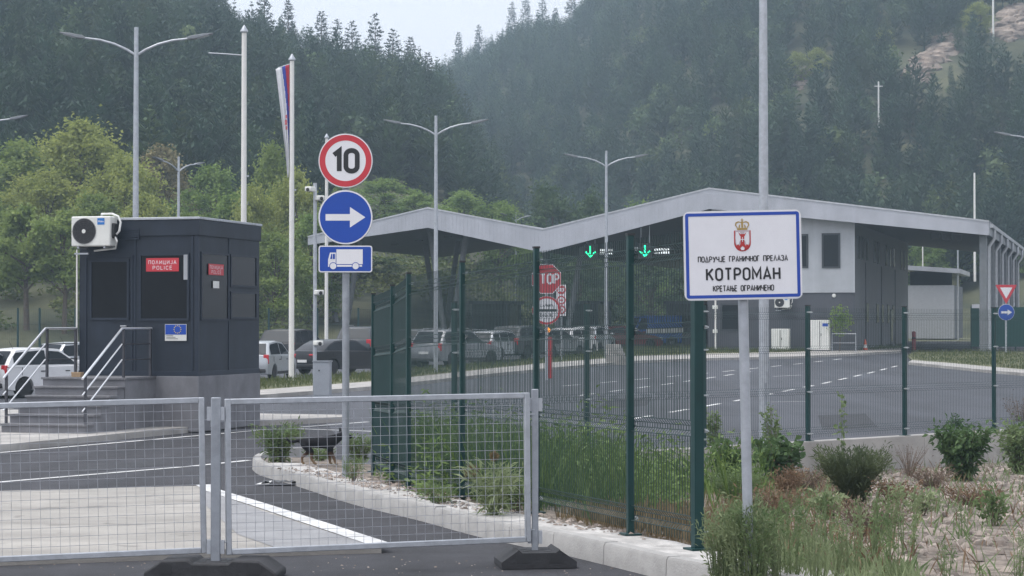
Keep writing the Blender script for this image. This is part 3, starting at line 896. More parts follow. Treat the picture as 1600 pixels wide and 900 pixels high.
# blind hanging in the front window
m = MB(); a, zz1 = fr(288, 398); b_, zz0 = fr(294, 437); m.bx(a, b_, -.034, -.03, zz0, zz1); m.build("rolled_blind", M("blind", (.35, .36, .38), .7), booth)
def label_plate(face, x0, y0, x1, y1, mat, name, lines, cat=None):
    f_ = fr if face == 'f' else rt
    a, z1_ = f_(x0, y0); b_, z0_ = f_(x1, y1)
    if face == 'f': q = MB(Matrix.Translation((0, -.032, 0)))
    else: q = MB(Matrix.Translation((.032, 0, 0)) @ Matrix.Rotation(R(90), 4, 'Z'))
    q.bx(a, b_, -.004, .001, z0_, z1_)
    o = q.build(name, mat, booth)
    mtx = q.mtx
    if lines:
        l = MB(mtx)
        for s_, fy, fh, fw_ in lines:
            text(l, s_, (a + b_) / 2, z1_ - (z1_ - z0_) * fy, (z1_ - z0_) * fh, (b_ - a) * fw_, .13, -.006, gap=.36)
        l.build("lettering", sign_white, o, smooth=False)
    return o, (a, b_, z0_, z1_), mtx
label_plate('f', 229.5, 403.5, 280.5, 424, sign_red, "police_sign", [("ПОЛИЦИЈА", .46, .29, .84), ("POLICE", .87, .29, .58)])
label_plate('r', 323.5, 412, 347, 430.5, sign_red, "police_sign", [("ПОЛИЦИЈА", .46, .33, .84), ("POLICE", .90, .33, .62)])
label_plate('r', 330.5, 439, 340, 450.5, plastic_white, "notice", None)
o, (a, b_, z0_, z1_), mtx = label_plate('f', 259, 506.5, 292.5, 532.5, plastic_white, "project_plaque", None)
q = MB(mtx); zs = z0_ + (z1_ - z0_) * .37; q.bx(a + .008, b_ - .008, -.0065, -.0045, zs, z1_ - .008); q.build("blue_field", sign_blue, o)
q = MB(mtx); cxx, czz = (a + b_) / 2 + .04, (zs + z1_) / 2
for i in range(12): disc(q, cxx + .075 * math.sin(i * math.pi / 6), czz + .075 * math.cos(i * math.pi / 6), .012, -.0085, 6)
q.build("star_ring", M("star_yellow", (.6, .48, .08), .5), o, smooth=False)
q = MB(mtx)
for i in range(3): q.bx(a + .03 + .0, a + .28 - i * .05, -.0062, -.0045, z0_ + .035 + i * .03, z0_ + .045 + i * .03)
q.build("small_print", sign_black, o)
# rain pipe at the left edge
m = MB(); m.tube([(-Wb - .04, -.03, ZB), (-Wb - .04, -.03, ZT - .6)], .018, 8); m.build("conduit", pole_white, booth)

# air conditioner hung on the booth
p0 = bm_w @ Vector((-2.58, -.42, fr(150, 386)[1]))
ac = thing("air_conditioner", "white outdoor air conditioner high on the police cabin's corner", "air conditioner", p0, brz)
Lx, Dy, Hz = .86, .32, .6
m = MB(); m.bx(0, Lx, 0, Dy, 0, Hz); cs = m.build("casing", plastic_white, ac, bevel=.025, seg=3)
m = MB(); m.lathe([(.245, -.004), (.262, -.012), (.262, .0)], 32, (.29, 0, .3), 'y'); m.build("fan_ring", M("ring_grey", (.2, .2, .2), .5), ac)
m = MB(); disc(m, .29, .3, .25, -.006, 32); m.build("fan_opening", plastic_black, ac, smooth=False)
m = MB()
for r_ in (.06, .1, .14, .18, .22):
    m.tube([(.29 + r_ * math.cos(a_), -.02, .3 + r_ * math.sin(a_)) for a_ in [2 * math.pi * i / 24 for i in range(25)]], .0035, 4, caps=False)
for i in range(12):
    a_ = 2 * math.pi * i / 12; m.tube([(.29 + .04 * math.cos(a_), -.021, .3 + .04 * math.sin(a_)), (.29 + .25 * math.cos(a_), -.014, .3 + .25 * math.sin(a_))], .0035, 4)
m.build("fan_grille", M("grille_grey", (.06, .06, .065), .5), ac)
m = MB(); disc(m, .29, .3, .042, -.025, 14); m.build("fan_hub", plastic_white, ac, smooth=False)
m = MB(); m.bx(.58, .735, -.004, 0.001, .43, .56); bl = m.build("badge", M("badge_blue", (.01, .16, .5), .4), ac)
m = MB(); text(m, "Midea", .6575, .475, .042, .115, .16, -.006); m.build("lettering", sign_white, bl, smooth=False)
m = MB(); m.bx(Lx - .002, Lx + .05, .06, .26, .16, .46); m.build("valve_cover", plastic_black, ac, bevel=.015)
m = MB()
m.tube([(Lx + .06, .16, .24), (Lx + .12, .16, .3), (Lx + .13, .2, .48), (Lx + .06, .24, .6), (Lx - .1, .28, .66), (Lx - .35, .32, .66), (Lx - .4, .42, .62)], .022, 8)
m.tube([(Lx + .05, .12, .18), (Lx + .1, .1, .1), (Lx + .02, .2, -.04), (Lx - .5, .3, -.08)], .02, 8)
m.build("pipe", M("pipe_wrap", (.62, .62, .6), .6), ac)
m = MB()
for xx in (.12, .7): m.bx(xx, xx + .04, .02, .46, -.04, 0)
m.bx(.05, .35, .05, .09, -.16, -.13)
m.build("bracket", galv, ac)

# stairs and landing
st = thing("entrance_steps", "grey stone steps and landing leading up to the police cabin door", "steps", B0, brz)
lx1 = fr(243, 585)[0]; lx0 = fr(118, 585)[0]
LD = 1.35
m = MB(); m.bx(lx0, lx1, -LD, -.022, -.1, ZB - .045); m.build("landing_block", render_grey, st)
m = MB(); m.bx(lx0 - .03, lx1 + .03, -LD - .03, -.022, ZB - .045, ZB); m.build("landing_slab", step_stone, st, bevel=.006)
n_st = 6; rise = ZB / n_st; run = .32
slope_dx = -.30       # the flight drifts to the left going down
for i in range(1, n_st):
    zt = ZB - rise * i; y1 = -LD - run * (i - 1); y0 = -LD - run * i
    m = MB(); m.bx(lx0 - .0, lx1 - .02, y0, y1 - .001, -.1, zt - .04); o = m.build("step", render_grey, st)
    m = MB(); m.bx(lx0 - .03, lx1 + .01, y0 - .03, y1 - .002, zt - .04, zt); m.build("tread", step_stone, o, bevel=.005)
def railing(label, xr, wall_x=None):
    rl_ = thing("handrail", label, "handrail", B0, brz)
    yb = -LD - run * (n_st - 1) - .05; hh = .95
    top = [(xr, yb, rise * .4 + hh), (xr, -LD - .02, ZB + hh), (xr, -.06, ZB + hh)]
    m = MB(); m.tube(top, .024, 10); m.build("top_rail", steel, rl_)
    for f in (.36, .68):
        m = MB(); m.tube([(xr, yb, rise * .4 + hh * f), (xr, -LD - .02, ZB + hh * f)], .015, 8); m.build("mid_rail", steel, rl_)
        m = MB(); m.tube([(xr, -LD - .02, ZB + hh * f), (xr, -.06, ZB + hh * f)], .012, 8); m.build("landing_rail", steel_dark, rl_)
    for yq, zq, ht in ((yb + .12, -.1, hh + rise * .4 + .16), (-LD + .05, ZB - .2, hh + .2), (-.12, ZB - .02, hh + .02)):
        m = MB(); m.bx(xr - .022, xr + .022, yq - .022, yq + .022, zq, zq + ht); m.build("baluster", steel_dark, rl_)
railing("steel handrail on the near side of the cabin steps, ending at the cabin's wall", lx1 - .06)
railing("steel handrail on the far side of the cabin steps, over the white car", lx0 + .06)
m = MB(); m.lathe([(.0, 0), (.05, 0), (.055, .03), (.05, .07), (.0, .07)], 12, caps=False)
bx_ = thing("small_box", "small tan box left on the cabin landing beside the far handrail", "box", bm_w @ Vector((lx0 + .55, -LD + .12, ZB)), brz)
m = MB(); m.bx(0, .2, 0, .13, 0, .09); m.build("carton", M("cardboard", (.35, .24, .14), .8), bx_, bevel=.006)
m = MB(); m.bx(-.004, .204, -.004, .134, .07, .095); m.build("lid", M("cardboard_lid", (.4, .28, .17), .8), bx_)
# ================================================================== lamps, poles, flags, cameras
def make_lamp(label, loc, rz, group="double-armed street lamps"):
    t = thing("street_lamp", label, "street lamp", loc, rz, group)
    m = MB(); m.tube([(0, 0, -.1), (0, 0, .6), (0, 0, 5), (0, 0, 10.45)], [.1, .095, .085, .06], 12); p = m.build("pole", galv, t)
    m = MB(); m.tube([(0, 0, 0.0), (0, 0, .03)], .17, 14); m.bx(-.02, .02, -.102, -.09, .7, 1.1); m.build("base_plate", galv_dark, p)
    for s in (-1, 1):
        m = MB(); m.tube([(0, 0, 9.66), (s * .25, 0, 9.82), (s * .6, 0, 9.98), (s * 1.0, 0, 10.09), (s * 1.5, 0, 10.15)], [.04, .038, .035, .032, .03], 8)
        a = m.build("arm", galv, t)
        h = MB()
        mt = Matrix.Translation((s * 1.42, 0, 10.15)) @ Matrix.Rotation(-s * R(12), 4, 'Y')
        h.mtx = mt
        h.prism([(0, -.03), (s * .18, -.06), (s * .42, -.05), (s * .7, -.02), (s * .72, 0.0), (s * .4, .035), (s * .1, .045), (0, .03)], -.11, .11, 'xz')
        hd = h.build("lamp_head", M("lamp_head_grey", (.22, .235, .25), .5, .2), a, bevel=.012)
        d = MB(mt); d.prism([(s * .26, -.065), (s * .6, -.045), (s * .6, -.03), (s * .26, -.05)], -.085, .085, 'xz'); d.build("diffuser", M("lamp_diffuser", (.5, .52, .55), .3), hd)
    return t
lamp0 = make_lamp("tall double-armed street lamp rising directly behind the dark police cabin", (W(211.5, 500, 58.7).x, 58.7, g(58.7)), R(3))
def lamp(label, px, Y, rz): return dup(lamp0, (W(px, 500, Y).x, Y, g(Y)), rz, label)
lamp("double-armed street lamp between the truck plate and the nearest green fence", 681, 85, R(-2))
lamp("double-armed street lamp standing beside the concrete block before the terminal", 947.5, 105.4, R(2))
lamp("thick grey lamp pole just behind the white border board, its arms above the photo", 1193.5, 38.2, R(12))
lamp("street lamp whose arm reaches in at the photo's left edge above the trees", -43, 83, R(4))
lamp("street lamp turned nearly edge-on, over the trees between cabin and first flagpole", 278.5, 110, R(62))
lamp("street lamp whose arm reaches in at the photo's right edge above the terminal", 1632, 91, R(-3))
lamp("far street lamp whose top shows over the valley of the folded roof", 806, 176, R(55))
lamp("far street lamp seen through the gap under the roof beside the grey annexe", 1497, 196, R(5))

def flagpole(label, px, Y):
    t = thing("flagpole", label, "flagpole", (W(px, 500, Y).x, Y, g(Y)), 0, "white flagpoles")
    m = MB(); m.tube([(0, 0, -.1), (0, 0, 3), (0, 0, 11.55)], [.1, .095, .078], 14); m.build("pole", pole_white, t)
    m = MB(); m.lathe([(.085, 11.55), (.13, 11.58), (.13, 11.62), (.03, 11.78), (.0, 11.82)], 12, caps=False); m.build("finial", galv, t)
    m = MB(); m.tube([(.09, 0, 6), (.14, 0, 6), (.14, -.05, 6.1)], .012, 5); m.bx(.08, .16, -.02, .02, 6.9, 6.95); m.build("cleat", galv, t)
    return t
fp1 = flagpole("white flagpole with a bare banner arm behind the police cabin", 380.5, 68)
m = MB(); m.tube([(0, 0, 10.82), (-.6, 0, 10.87), (-1.15, 0, 10.9)], .022, 8); m.build("banner_arm", galv, fp1)
fp2 = flagpole("white flagpole carrying the furled red, blue and white banner", 455.5, 75.5)
m = MB(); m.tube([(0, 0, 11.46), (-.5, 0, 11.3)], .018, 8); m.build("banner_arm", galv, fp2)
flagpole("far white flagpole half hidden by the round road signs", 510, 112)
# the banner
fr_ = W(455.5, 500, 75.5)
t = thing("flag", "furled red, blue and white banner with a crest hanging down its pole", "flag", (fr_.x, 75.5, g(75.5)))
nu, nv = 36, 44
vs, fs, mi = [], [], []
for j in range(nv + 1):
    v = j / nv
    wdt = .44 * (1 - v) ** 1.25 + .055
    for i in range(nu + 1):
        u = i / nu
        amp = .012 + .055 * v ** .5 * (1 - .3 * v)
        zc = 11.42 - .16 * u * (1 - v) - 4.0 * v - .05 * math.sin(u * 9 + v * 3) * v
        vs.append((-.10 - wdt * u + .012 * math.sin(u * 21 + v * 5), amp * math.sin(u * 15 + v * 2.2) - .03 * (1 - u), zc))
b = MB()
for j in range(nv):
    v = j / nv
    for i in range(nu):
        u = i / nu
        s = v * .55
        c = 0 if u < .24 - s * .95 else (1 if u < .50 - s * .9 else 2)
        b.f.append([j * (nu + 1) + i, j * (nu + 1) + i + 1, (j + 1) * (nu + 1) + i + 1, (j + 1) * (nu + 1) + i]); b.mi.append(c)
b.v = vs
fl = b.build("banner", [M("flag_red", (.40, .03, .05), .8), M("flag_blue", (.03, .05, .30), .8), M("flag_white", (.66, .66, .68), .8, var=.05)], t, fix=False)
md = fl.modifiers.new("thickness", 'SOLIDIFY'); md.thickness = .006
m = MB()
for dx, dz, sx, sz in ((-.19, 9.55, .03, .07), (-.2, 9.35, .042, .1), (-.18, 9.15, .03, .07)):
    m.add([(dx - sx, -.105, dz - sz), (dx + sx, -.105, dz - sz), (dx + sx, -.105, dz + sz * .6), (dx, -.105, dz + sz), (dx - sx, -.105, dz + sz * .6)], [(0, 1, 2, 3, 4)])
m.build("crest", M("flag_crest", (.5, .12, .14), .8, var=.4, scale=14), t)

# camera mast with its cabinet
Yc = 61.5; b = Vector((W(492, 500, Yc).x, Yc, g(Yc) + .1))
t = thing("camera_mast", "slim grey mast with white surveillance cameras beside a grey cabinet", "camera mast", b)
k = Yc / FPX; zf = lambda y: W(492, y, Yc).z - b.z
m = MB(); m.tube([(0, 0, -.1), (0, 0, zf(286))], .055, 12); m.build("pole", galv, t)
def camera(px, py, sx, tilt=0):
    m = MB(); x0, z = (px - 492) * k, zf(py)
    m.mtx = Matrix.Translation((x0, -.12, z)) @ Matrix.Rotation(R(tilt), 4, 'Y') @ Matrix.Rotation(R(sx * 25), 4, 'Z')
    m.bx(-.11, .11, -.14, .16, -.05, .09)
    o = m.build("camera", plastic_white, t, bevel=.025)
    c = MB(m.mtx.copy()); c.lathe([(.05, -.145), (.055, -.15), (.03, -.165)], 14, (0, 0, .0), 'y'); c.build("lens", plastic_black, o)
    c = MB(); c.tube([(0, 0, z - .05), (x0, -.1, z - .03)], .02, 6); c.build("arm", galv, o)
camera(485, 297, -1); camera(500, 311, 1); camera(499, 458, 1); camera(498, 537, 1)
cb = thing("cabinet", "plain grey roadside cabinet at the foot of the camera mast", "cabinet", (W(504, 500, 61.2).x, 61.2, g(61.2) + .1), R(-4))
m = MB(); m.bx(-.25, .25, -.15, .15, -.05, .99); m.build("body", M("cabinet_grey", (.30, .32, .35), .5, var=.06), cb, bevel=.012)
m = MB(); m.bx(-.275, .275, -.175, .175, .99, 1.02); m.build("lid", galv_dark, cb)
m = MB(); m.bx(-.23, .23, -.158, -.148, .03, .96); d = m.build("door", M("cabinet_door", (.31, .33, .36), .5, var=.05), cb, bevel=.004)
m = MB(); m.bx(-.09, -.055, -.17, -.155, .72, .76); m.build("handle", plastic_black, d)

# ================================================================== cars
tyre_m = M("tyre", (.02, .02, .022), .85); rim_m = M("rim", (.34, .35, .37), .35, .7); trim_m = M("car_trim", (.022, .022, .024), .6)
tail_m = M("tail_light", (.5, .02, .03), .25, var=.1); head_m = M("head_light", (.6, .62, .65), .15, var=.1); plate_m = M("plate", (.65, .65, .63), .5, var=.1, scale=30)
carglass = M("car_glass", (.016, .020, .025), .1, spec=.14)
KINDS = {
 'hatch': dict(W=1.66, r=.29, wx=(-1.22, 1.22), belt=.92, body=[(-1.90, .24), (-1.95, .5), (-1.93, .72), (-1.88, .92), (.85, .935), (1.35, .87), (1.72, .75), (1.90, .58), (1.93, .4), (1.9, .22)],
               gh=[(-1.86, .92), (-1.70, 1.16), (-1.47, 1.40), (-.5, 1.465), (.18, 1.42), (1.0, .925)], pil=-.35),
 'suv': dict(W=1.9, r=.37, wx=(-1.38, 1.40), belt=1.05, body=[(-2.24, .34), (-2.3, .6), (-2.27, .85), (-2.2, 1.05), (1.0, 1.07), (1.7, 1.0), (2.12, .88), (2.28, .66), (2.28, .42), (2.22, .32)],
             gh=[(-2.16, 1.05), (-1.96, 1.36), (-1.72, 1.64), (-.6, 1.70), (.2, 1.65), (1.1, 1.06)], pil=-.4),
 'sedan': dict(W=1.74, r=.31, wx=(-1.32, 1.3), belt=.93, body=[(-2.14, .25), (-2.2, .5), (-2.2, .78), (-2.12, .95), (-1.6, .98), (.9, .94), (1.6, .85), (2.02, .7), (2.18, .52), (2.18, .36), (2.12, .22)],
               gh=[(-1.86, .965), (-1.5, 1.2), (-1.12, 1.36), (-.5, 1.42), (.12, 1.39), (1.02, .935)], pil=-.35),
 'wagon': dict(W=1.78, r=.32, wx=(-1.33, 1.35), belt=.95, body=[(-2.24, .27), (-2.28, .5), (-2.26, .75), (-2.2, .95), (.95, .965), (1.6, .88), (2.05, .74), (2.22, .55), (2.23, .38), (2.18, .24)],
               gh=[(-2.17, .95), (-1.98, 1.22), (-1.78, 1.42), (-.6, 1.49), (.15, 1.44), (1.05, .955)], pil=-.4),
}
def car(kind, label, paint, px, Y, rz, rails=False, group="cars in the parking rows"):
    K = KINDS[kind]; hw = K['W'] / 2; r = K['r']
    P0 = W(px, 500, Y)
    t = thing("parked_car", label, "car", (P0.x, Y, g(Y) + .006), rz, group)
    # body outline with wheel arches
    ar = r + .055
    out = list(K['body'])
    zb = K['body'][-1][1]
    low = []
    for wx in sorted(K['wx'], reverse=True):
        a0 = math.asin(max(-1, min(1, (zb - r) / ar)))
        low += [(wx + ar * math.cos(a), r + ar * math.sin(a)) for a in [a0 + (math.pi - 2 * a0) * q / 12 for q in range(13)]]
    outline = out + low
    zc = .6
    ins = lambda p, kx, kz: (p[0] * kx, zc + (p[1] - zc) * kz)
    inner = [ins(p, .985, .93) if i < len(out) else p for i, p in enumerate(outline)]
    mid = [ins(p, .996, .985) if i < len(out) else p for i, p in enumerate(outline)]
    n = len(outline); mb = MB(); vs = []
    for poly, y in ((inner, hw), (mid, hw - .025), (outline, hw - .09), (outline, -hw + .09), (mid, -hw + .025), (inner, -hw)):
        for p in poly:
            tum = .05 * max(0, .55 - p[1]) + .03 * max(0, p[1] - .75)
            # the nose and tail are rounded in plan
            ex_ = max(0, abs(p[0]) - (max(abs(q[0]) for q in out) - .5)) / .5
            yy = y * (1 - tum) * (1 - .10 * ex_ ** 2)
            vs.append((p[0], yy, p[1]))
    fs = [tuple(range(n))[::-1], tuple(range(5 * n, 6 * n))]
    for q in range(5):
        for i in range(n): fs.append((q * n + i, q * n + (i + 1) % n, (q + 1) * n + (i + 1) % n, (q + 1) * n + i))
    mb.add(vs, fs)
    body = mb.build("body", paint, t)
    # greenhouse
    gh = K['gh']; zb0 = K['belt']; zr = max(p[1] for p in gh)
    wat = lambda z: hw * (.955 - .17 * max(0, min(1, (z - zb0) / (zr - zb0))))
    n = len(gh); vs = []
    ghi = [(p[0] * (.975), p[1] - .012) for p in gh]
    for poly, s in ((ghi, 1.0), (gh, .9), (gh, -.9), (ghi, -1.0)):
        for p in poly: vs.append((p[0], wat(p[1]) * s, p[1]))
    fs = [tuple(range(n))[::-1], tuple(range(3 * n, 4 * n))]
    for q in range(3):
        for i in range(n): fs.append((q * n + i, q * n + (i + 1) % n, (q + 1) * n + (i + 1) % n, (q + 1) * n + i))
    mb = MB(); mb.add(vs, fs); cabm = mb.build("cabin", paint, t)
    def zroof(x):
        for a, b_ in zip(gh, gh[1:]):
            if a[0] <= x <= b_[0]: return a[1] + (b_[1] - a[1]) * (x - a[0]) / (b_[0] - a[0])
        return zb0
    def win(xa, xb):
        N = 10; lo, up = [], []
        for q in range(N + 1):
            x = xa + (xb - xa) * q / N; z = zroof(x) - .075
            if z > zb0 + .06: lo.append((x, zb0 + .045)); up.append((x, z))
        return lo + up[::-1]
    for xa, xb in ((gh[0][0] + .3, K['pil'] - .9 if kind in ('suv', 'wagon') else None), (K['pil'] - .82 if kind in ('suv', 'wagon') else gh[0][0] + .28, K['pil'] - .03), (K['pil'] + .04, gh[-1][0] - .2)):
        if xb is None or xb - xa < .15: continue
        P_ = win(xa, xb)
        if len(P_) < 6: continue
        for s in (1, -1):
            mb = MB(); mb.add([(p[0], s * (wat(p[1]) + .004), p[1]) for p in P_], [tuple(range(len(P_)))]); mb.build("side_window", carglass, t, smooth=False)
    def screen(a, b_, name, outx):
        mb = MB(); d = Vector((b_[0] - a[0], 0, b_[1] - a[1])); nn = Vector((-d.z, 0, d.x)).normalized() * .006
        if nn.x * outx < 0: nn = -nn
        p, q = Vector((a[0], 0, a[1])) + d * .08 + nn, Vector((a[0], 0, a[1])) + d * .93 + nn
        w1, w2 = wat(p.z) * .86, wat(q.z) * .86
        mb.add([(p.x, -w1, p.z), (p.x, w1, p.z), (q.x, w2, q.z), (q.x, -w2, q.z)], [(0, 1, 2, 3)]); mb.build(name, carglass, t, smooth=False)
    screen(gh[-1], gh[-2], "windscreen", 1)
    a, b_, c = gh[0], gh[1], gh[2]
    screen(a, c, "rear_window", -1) if kind == 'sedan' else (screen((a[0] - .012, a[1] + .02), (c[0] - .035, c[1]), "rear_window", -1))
    xb_, xf = -max(abs(p[0]) for p in out), max(p[0] for p in out)
    zt = zb0 - .06
    for s in (1, -1):
        mb = MB()
        if kind == 'sedan': mb.bx(xb_ + .0, xb_ + .14, s * hw * .42, s * hw * .90, .66, .84)
        else: mb.bx(xb_ + .05, xb_ + .2, s * hw * .70, s * hw * .935, zt - .24, zt + .10)
        mb.build("tail_light", tail_m, t, bevel=.02)
        mb = MB(); mb.bx(xf - .25, xf - .02, s * hw * .52, s * hw * .90, K['belt'] - .32, K['belt'] - .18); mb.build("head_light", head_m, t, bevel=.02)
        mb = MB(); mb.bx(gh[-1][0] - .28, gh[-1][0] - .1, s * (hw - .02), s * (hw + .17), zb0 + .03, zb0 + .17); mb.build("mirror", paint, t, bevel=.03)
        mb = MB()
        for xh in (K['pil'] - .1, K['pil'] + .82): mb.bx(xh - .16, xh, s * (hw - .01), s * (hw + .012), zb0 - .16, zb0 - .13)
        mb.build("door_handle", trim_m if kind != 'suv' else paint, t)
        mb = MB(); mb.bx(K['wx'][0] + ar + .02, K['wx'][1] - ar - .02, s * (hw - .03), s * (hw + .008), zb + .02, zb + .12); mb.build("side_skirt", trim_m, t)
        # door shut lines
        mb = MB()
        for xd in (K['pil'], K['pil'] + 1.02, K['pil'] - .95): mb.bx(xd - .006, xd + .006, s * (hw - .02), s * (hw - .0055), zb + .14, zb0 - .03)
        mb.build("door_gap", trim_m, t)
    mb = MB(); mb.bx(xb_ - .012, xb_ + .1, -hw * .82, hw * .82, .3, .44); mb.build("rear_bumper", trim_m if kind in ('suv', 'hatch') else paint, t, bevel=.03)
    mb = MB(); mb.bx(xb_ - .018, xb_ + .01, -.26, .26, (.5 if kind == 'sedan' else .62), (.61 if kind == 'sedan' else .73)); mb.build("number_plate", plate_m, t)
    mb = MB(); mb.bx(xf - .1, xf + .012, -hw * .75, hw * .75, .27, .42); mb.bx(xf - .1, xf + .002, -hw * .4, hw * .4, .56, .66); mb.build("front_grille", trim_m, t, bevel=.02)
    for wx in K['wx']:
        for s in (1, -1):
            mb = MB(); wd = .1
            mb.lathe([(r * .62, -wd), (r * .93, -wd), (r, -wd * .7), (r, wd * .7), (r * .93, wd), (r * .62, wd)], 24, (wx, s * (hw - .115), r), 'y')
            tw = mb.build("wheel", tyre_m, t)
            mb = MB(); mb.lathe([(r * .64, s * .085), (r * .58, s * .1), (r * .2, s * .09), (0.01, s * .1)], 20, (wx, s * (hw - .115), r), 'y', caps=False)
            rm = mb.build("rim", rim_m, tw)
    if rails:
        for s in (1, -1):
            mb = MB(); mb.tube([(-1.5, s * hw * .74, zr - .05), (-1.4, s * hw * .74, zr + .04), (.0, s * hw * .74, zr + .05), (.15, s * hw * .74, zr - .03)], .018, 6); mb.build("roof_rail", rim_m, t)
    mb = MB(); mb.tube([(-1.0, 0, zr - .03), (-1.15, 0, zr + .2)], .006, 4); mb.build("aerial", trim_m, t)
    return t
def paint(name, col, met=.2): return M(name, col, .3, met, var=.05, scale=.8, spec=.4)
p_white = paint("paint_car_white", (.66, .66, .67), 0); p_silver = paint("paint_car_silver", (.40, .42, .44), .35); p_black = paint("paint_car_black", (.014, .015, .018), .1)
p_grey = paint("paint_car_grey", (.21, .22, .235), .35); p_dark = paint("paint_car_dark", (.045, .05, .057), .3); p_navy = paint("paint_car_navy", (.02, .026, .045), .2); p_red = paint("paint_car_red", (.13, .012, .014), .1); p_blue = paint("paint_car_blue", (.03, .10, .36), .1)
car('hatch', "white hatchback with red tail lights parked behind the cabin steps", p_white, 62, 63.5, R(52))
car('wagon', "dark grey car mostly cut off by the photo's left edge, beside the white hatchback", p_grey, -42, 62, R(60))
car('hatch', "silver hatchback glimpsed between the white hatchback and the cabin", p_silver, 134, 77, R(50))
car('hatch', "silver hatchback poking out from behind the right of the cabin", p_silver, 411, 79.5, R(80))
car('suv', "black off-roader seen from the rear behind the banner pole", p_black, 462, 96, R(72))
car('sedan', "black saloon parked behind the grey cabinet and camera mast", p_black, 533, 86, R(50))
car('suv', "dark off-roader with pale roof rails behind the black saloon", p_dark, 574, 103, R(76), rails=True)
car('suv', "dark off-roader behind the first dense green fence posts", p_dark, 655, 96, R(70))
car('suv', "grey off-roader behind the lamp post, seen through the green fence", p_grey, 712, 94.5, R(54), rails=True)
car('wagon', "silver estate car seen between two tall green fence posts", p_silver, 778, 104, R(62), rails=True)
car('suv', "dark grey car just left of the tall fence post by the STOP sign", p_dark, 822, 106, R(58))
car('wagon', "grey estate car behind the red barrier post", p_grey, 862, 108, R(58))
car('hatch', "pale hatchback queued just right of the red barrier post", p_white, 893, 113, R(66))
car('hatch', "small silver car queued in front of the concrete block", p_silver, 926, 119, R(70))
car('sedan', "dark red saloon under the canopy beyond the lamp post", p_red, 975, 124, R(25), group="vehicles under the canopy")
# blue lorry cab under the canopy
Yv = 127; P0 = W(1012, 500, Yv)
t = thing("delivery_van", "blue and white van standing under the canopy behind the fence", "van", (P0.x, Yv, g(Yv)), R(196), "vehicles under the canopy")
m = MB(); m.prism([(-1.9, .35), (1.5, .35), (1.55, .9), (1.1, 1.15), (.75, 1.9), (.5, 2.0), (-1.9, 2.0)], -.9, .9, 'xz'); m.build("body", p_blue, t, bevel=.06)
m = MB(); m.bx(-1.92, .4, -.915, .915, .95, 1.25); m.build("white_band", plastic_white, t)
for s in (1, -1):
    m = MB(); m.add([(.35, s * .905, 1.2), (1.0, s * .905, 1.2), (.72, s * .905, 1.85), (.35, s * .905, 1.85)], [(0, 1, 2, 3)]); m.build("side_window", carglass, t, smooth=False)
    for wx in (-1.2, 1.0):
        m = MB(); m.lathe([(.2, -.11), (.36, -.11), (.38, 0), (.36, .11), (.2, .11)], 18, (wx, s * .82, .38), 'y'); o = m.build("wheel", tyre_m, t)
        m = MB(); m.lathe([(.22, s * .1), (.05, s * .115)], 14, (wx, s * .82, .38), 'y'); m.build("rim", rim_m, o)
m = MB(); m.add([(1.115, -.78, 1.2), (1.115, .78, 1.2), (.80, .78, 1.86), (.80, -.78, 1.86)], [(0, 1, 2, 3)]); m.build("windscreen", carglass, t, smooth=False)

# ================================================================== STOP and customs signs with the entry barrier
Ys = 79.0; b = Vector((W(854, 500, Ys).x, Ys, g(Ys))); k = Ys / FPX
t = thing("stop_sign", "octagonal red STOP sign over a round red-ringed customs sign on one post", "road sign", b)
zf = lambda y: W(854, y, Ys).z - b.z
post_tube(t, zf(412), .05, mat=galv)
def octa(cx, cz, r): return [(cx + r * math.cos(R(22.5 + 45 * i)), cz + r * math.sin(R(22.5 + 45 * i))) for i in range(8)]
m = MB(); m.prism(octa(0, zf(436), 25 * k), -.09, -.07, 'xz'); o = m.build("stop_plate", sign_white, t)
m = MB(); flat(m, octa(0, zf(436), 23.6 * k), -.092); m.build("red_field", sign_red, o, smooth=False)
m = MB(); text(m, "STOP", 0, zf(444.5), 17.5 * k, 37 * k, .17, -.095, gap=.3); m.build("lettering", sign_white, o, smooth=False)
cz = zf(485); rad = 22.5 * k
o = round_plate(t, cz, rad, "customs_plate")
m = MB()
for q in range(40):
    a, a2 = 2 * math.pi * q / 40, 2 * math.pi * (q + 1) / 40
    m.add([(rr * math.cos(aa), -.082, cz + rr * math.sin(aa)) for rr, aa in ((rad * .98, a), (rad * .98, a2), (rad * .83, a2), (rad * .83, a))], [(0, 1, 2, 3)])
m.build("red_ring", sign_red, o, smooth=False)
m = MB(); flat(m, [(-rad * .72, cz - 2 * k), (rad * .72, cz - 2 * k), (rad * .72, cz + 2 * k), (-rad * .72, cz + 2 * k)], -.083)
text(m, "ЦАРИНА", 0, cz + 5.5 * k, 4.6 * k, 19 * k, .13, -.0835, gap=.3); text(m, "DOUANE", 0, cz - 10 * k, 4.6 * k, 19 * k, .13, -.0835, gap=.3)
m.build("lettering", sign_black, o, smooth=False)
Yb_ = 81; b = Vector((W(858, 500, Yb_).x, Yb_, g(Yb_))); k = Yb_ / FPX; zf = lambda y: W(858, y, Yb_).z - b.z
t = thing("barrier_post", "red barrier housing with an amber lamp under the round customs sign", "barrier", b)
m = MB(); m.bx(-4.5 * k, 4.5 * k, -.12, .12, 0, zf(526)); m.build("housing", red_paint, t, bevel=.02)
m = MB(); m.lathe([(.03, 0), (.07, .02), (.07, .12), (.03, .17)], 12, (-.03, 0, zf(519))); m.build("lamp", amber, t)
m = MB(); m.tube([(-.03, 0, zf(526)), (-.03, 0, zf(519))], .02, 6); m.build("stem", galv, t)
m = MB(); m.bx(-4.7 * k, 4.7 * k, -.125, .125, zf(526), zf(523)); m.build("cap", plastic_black, t)
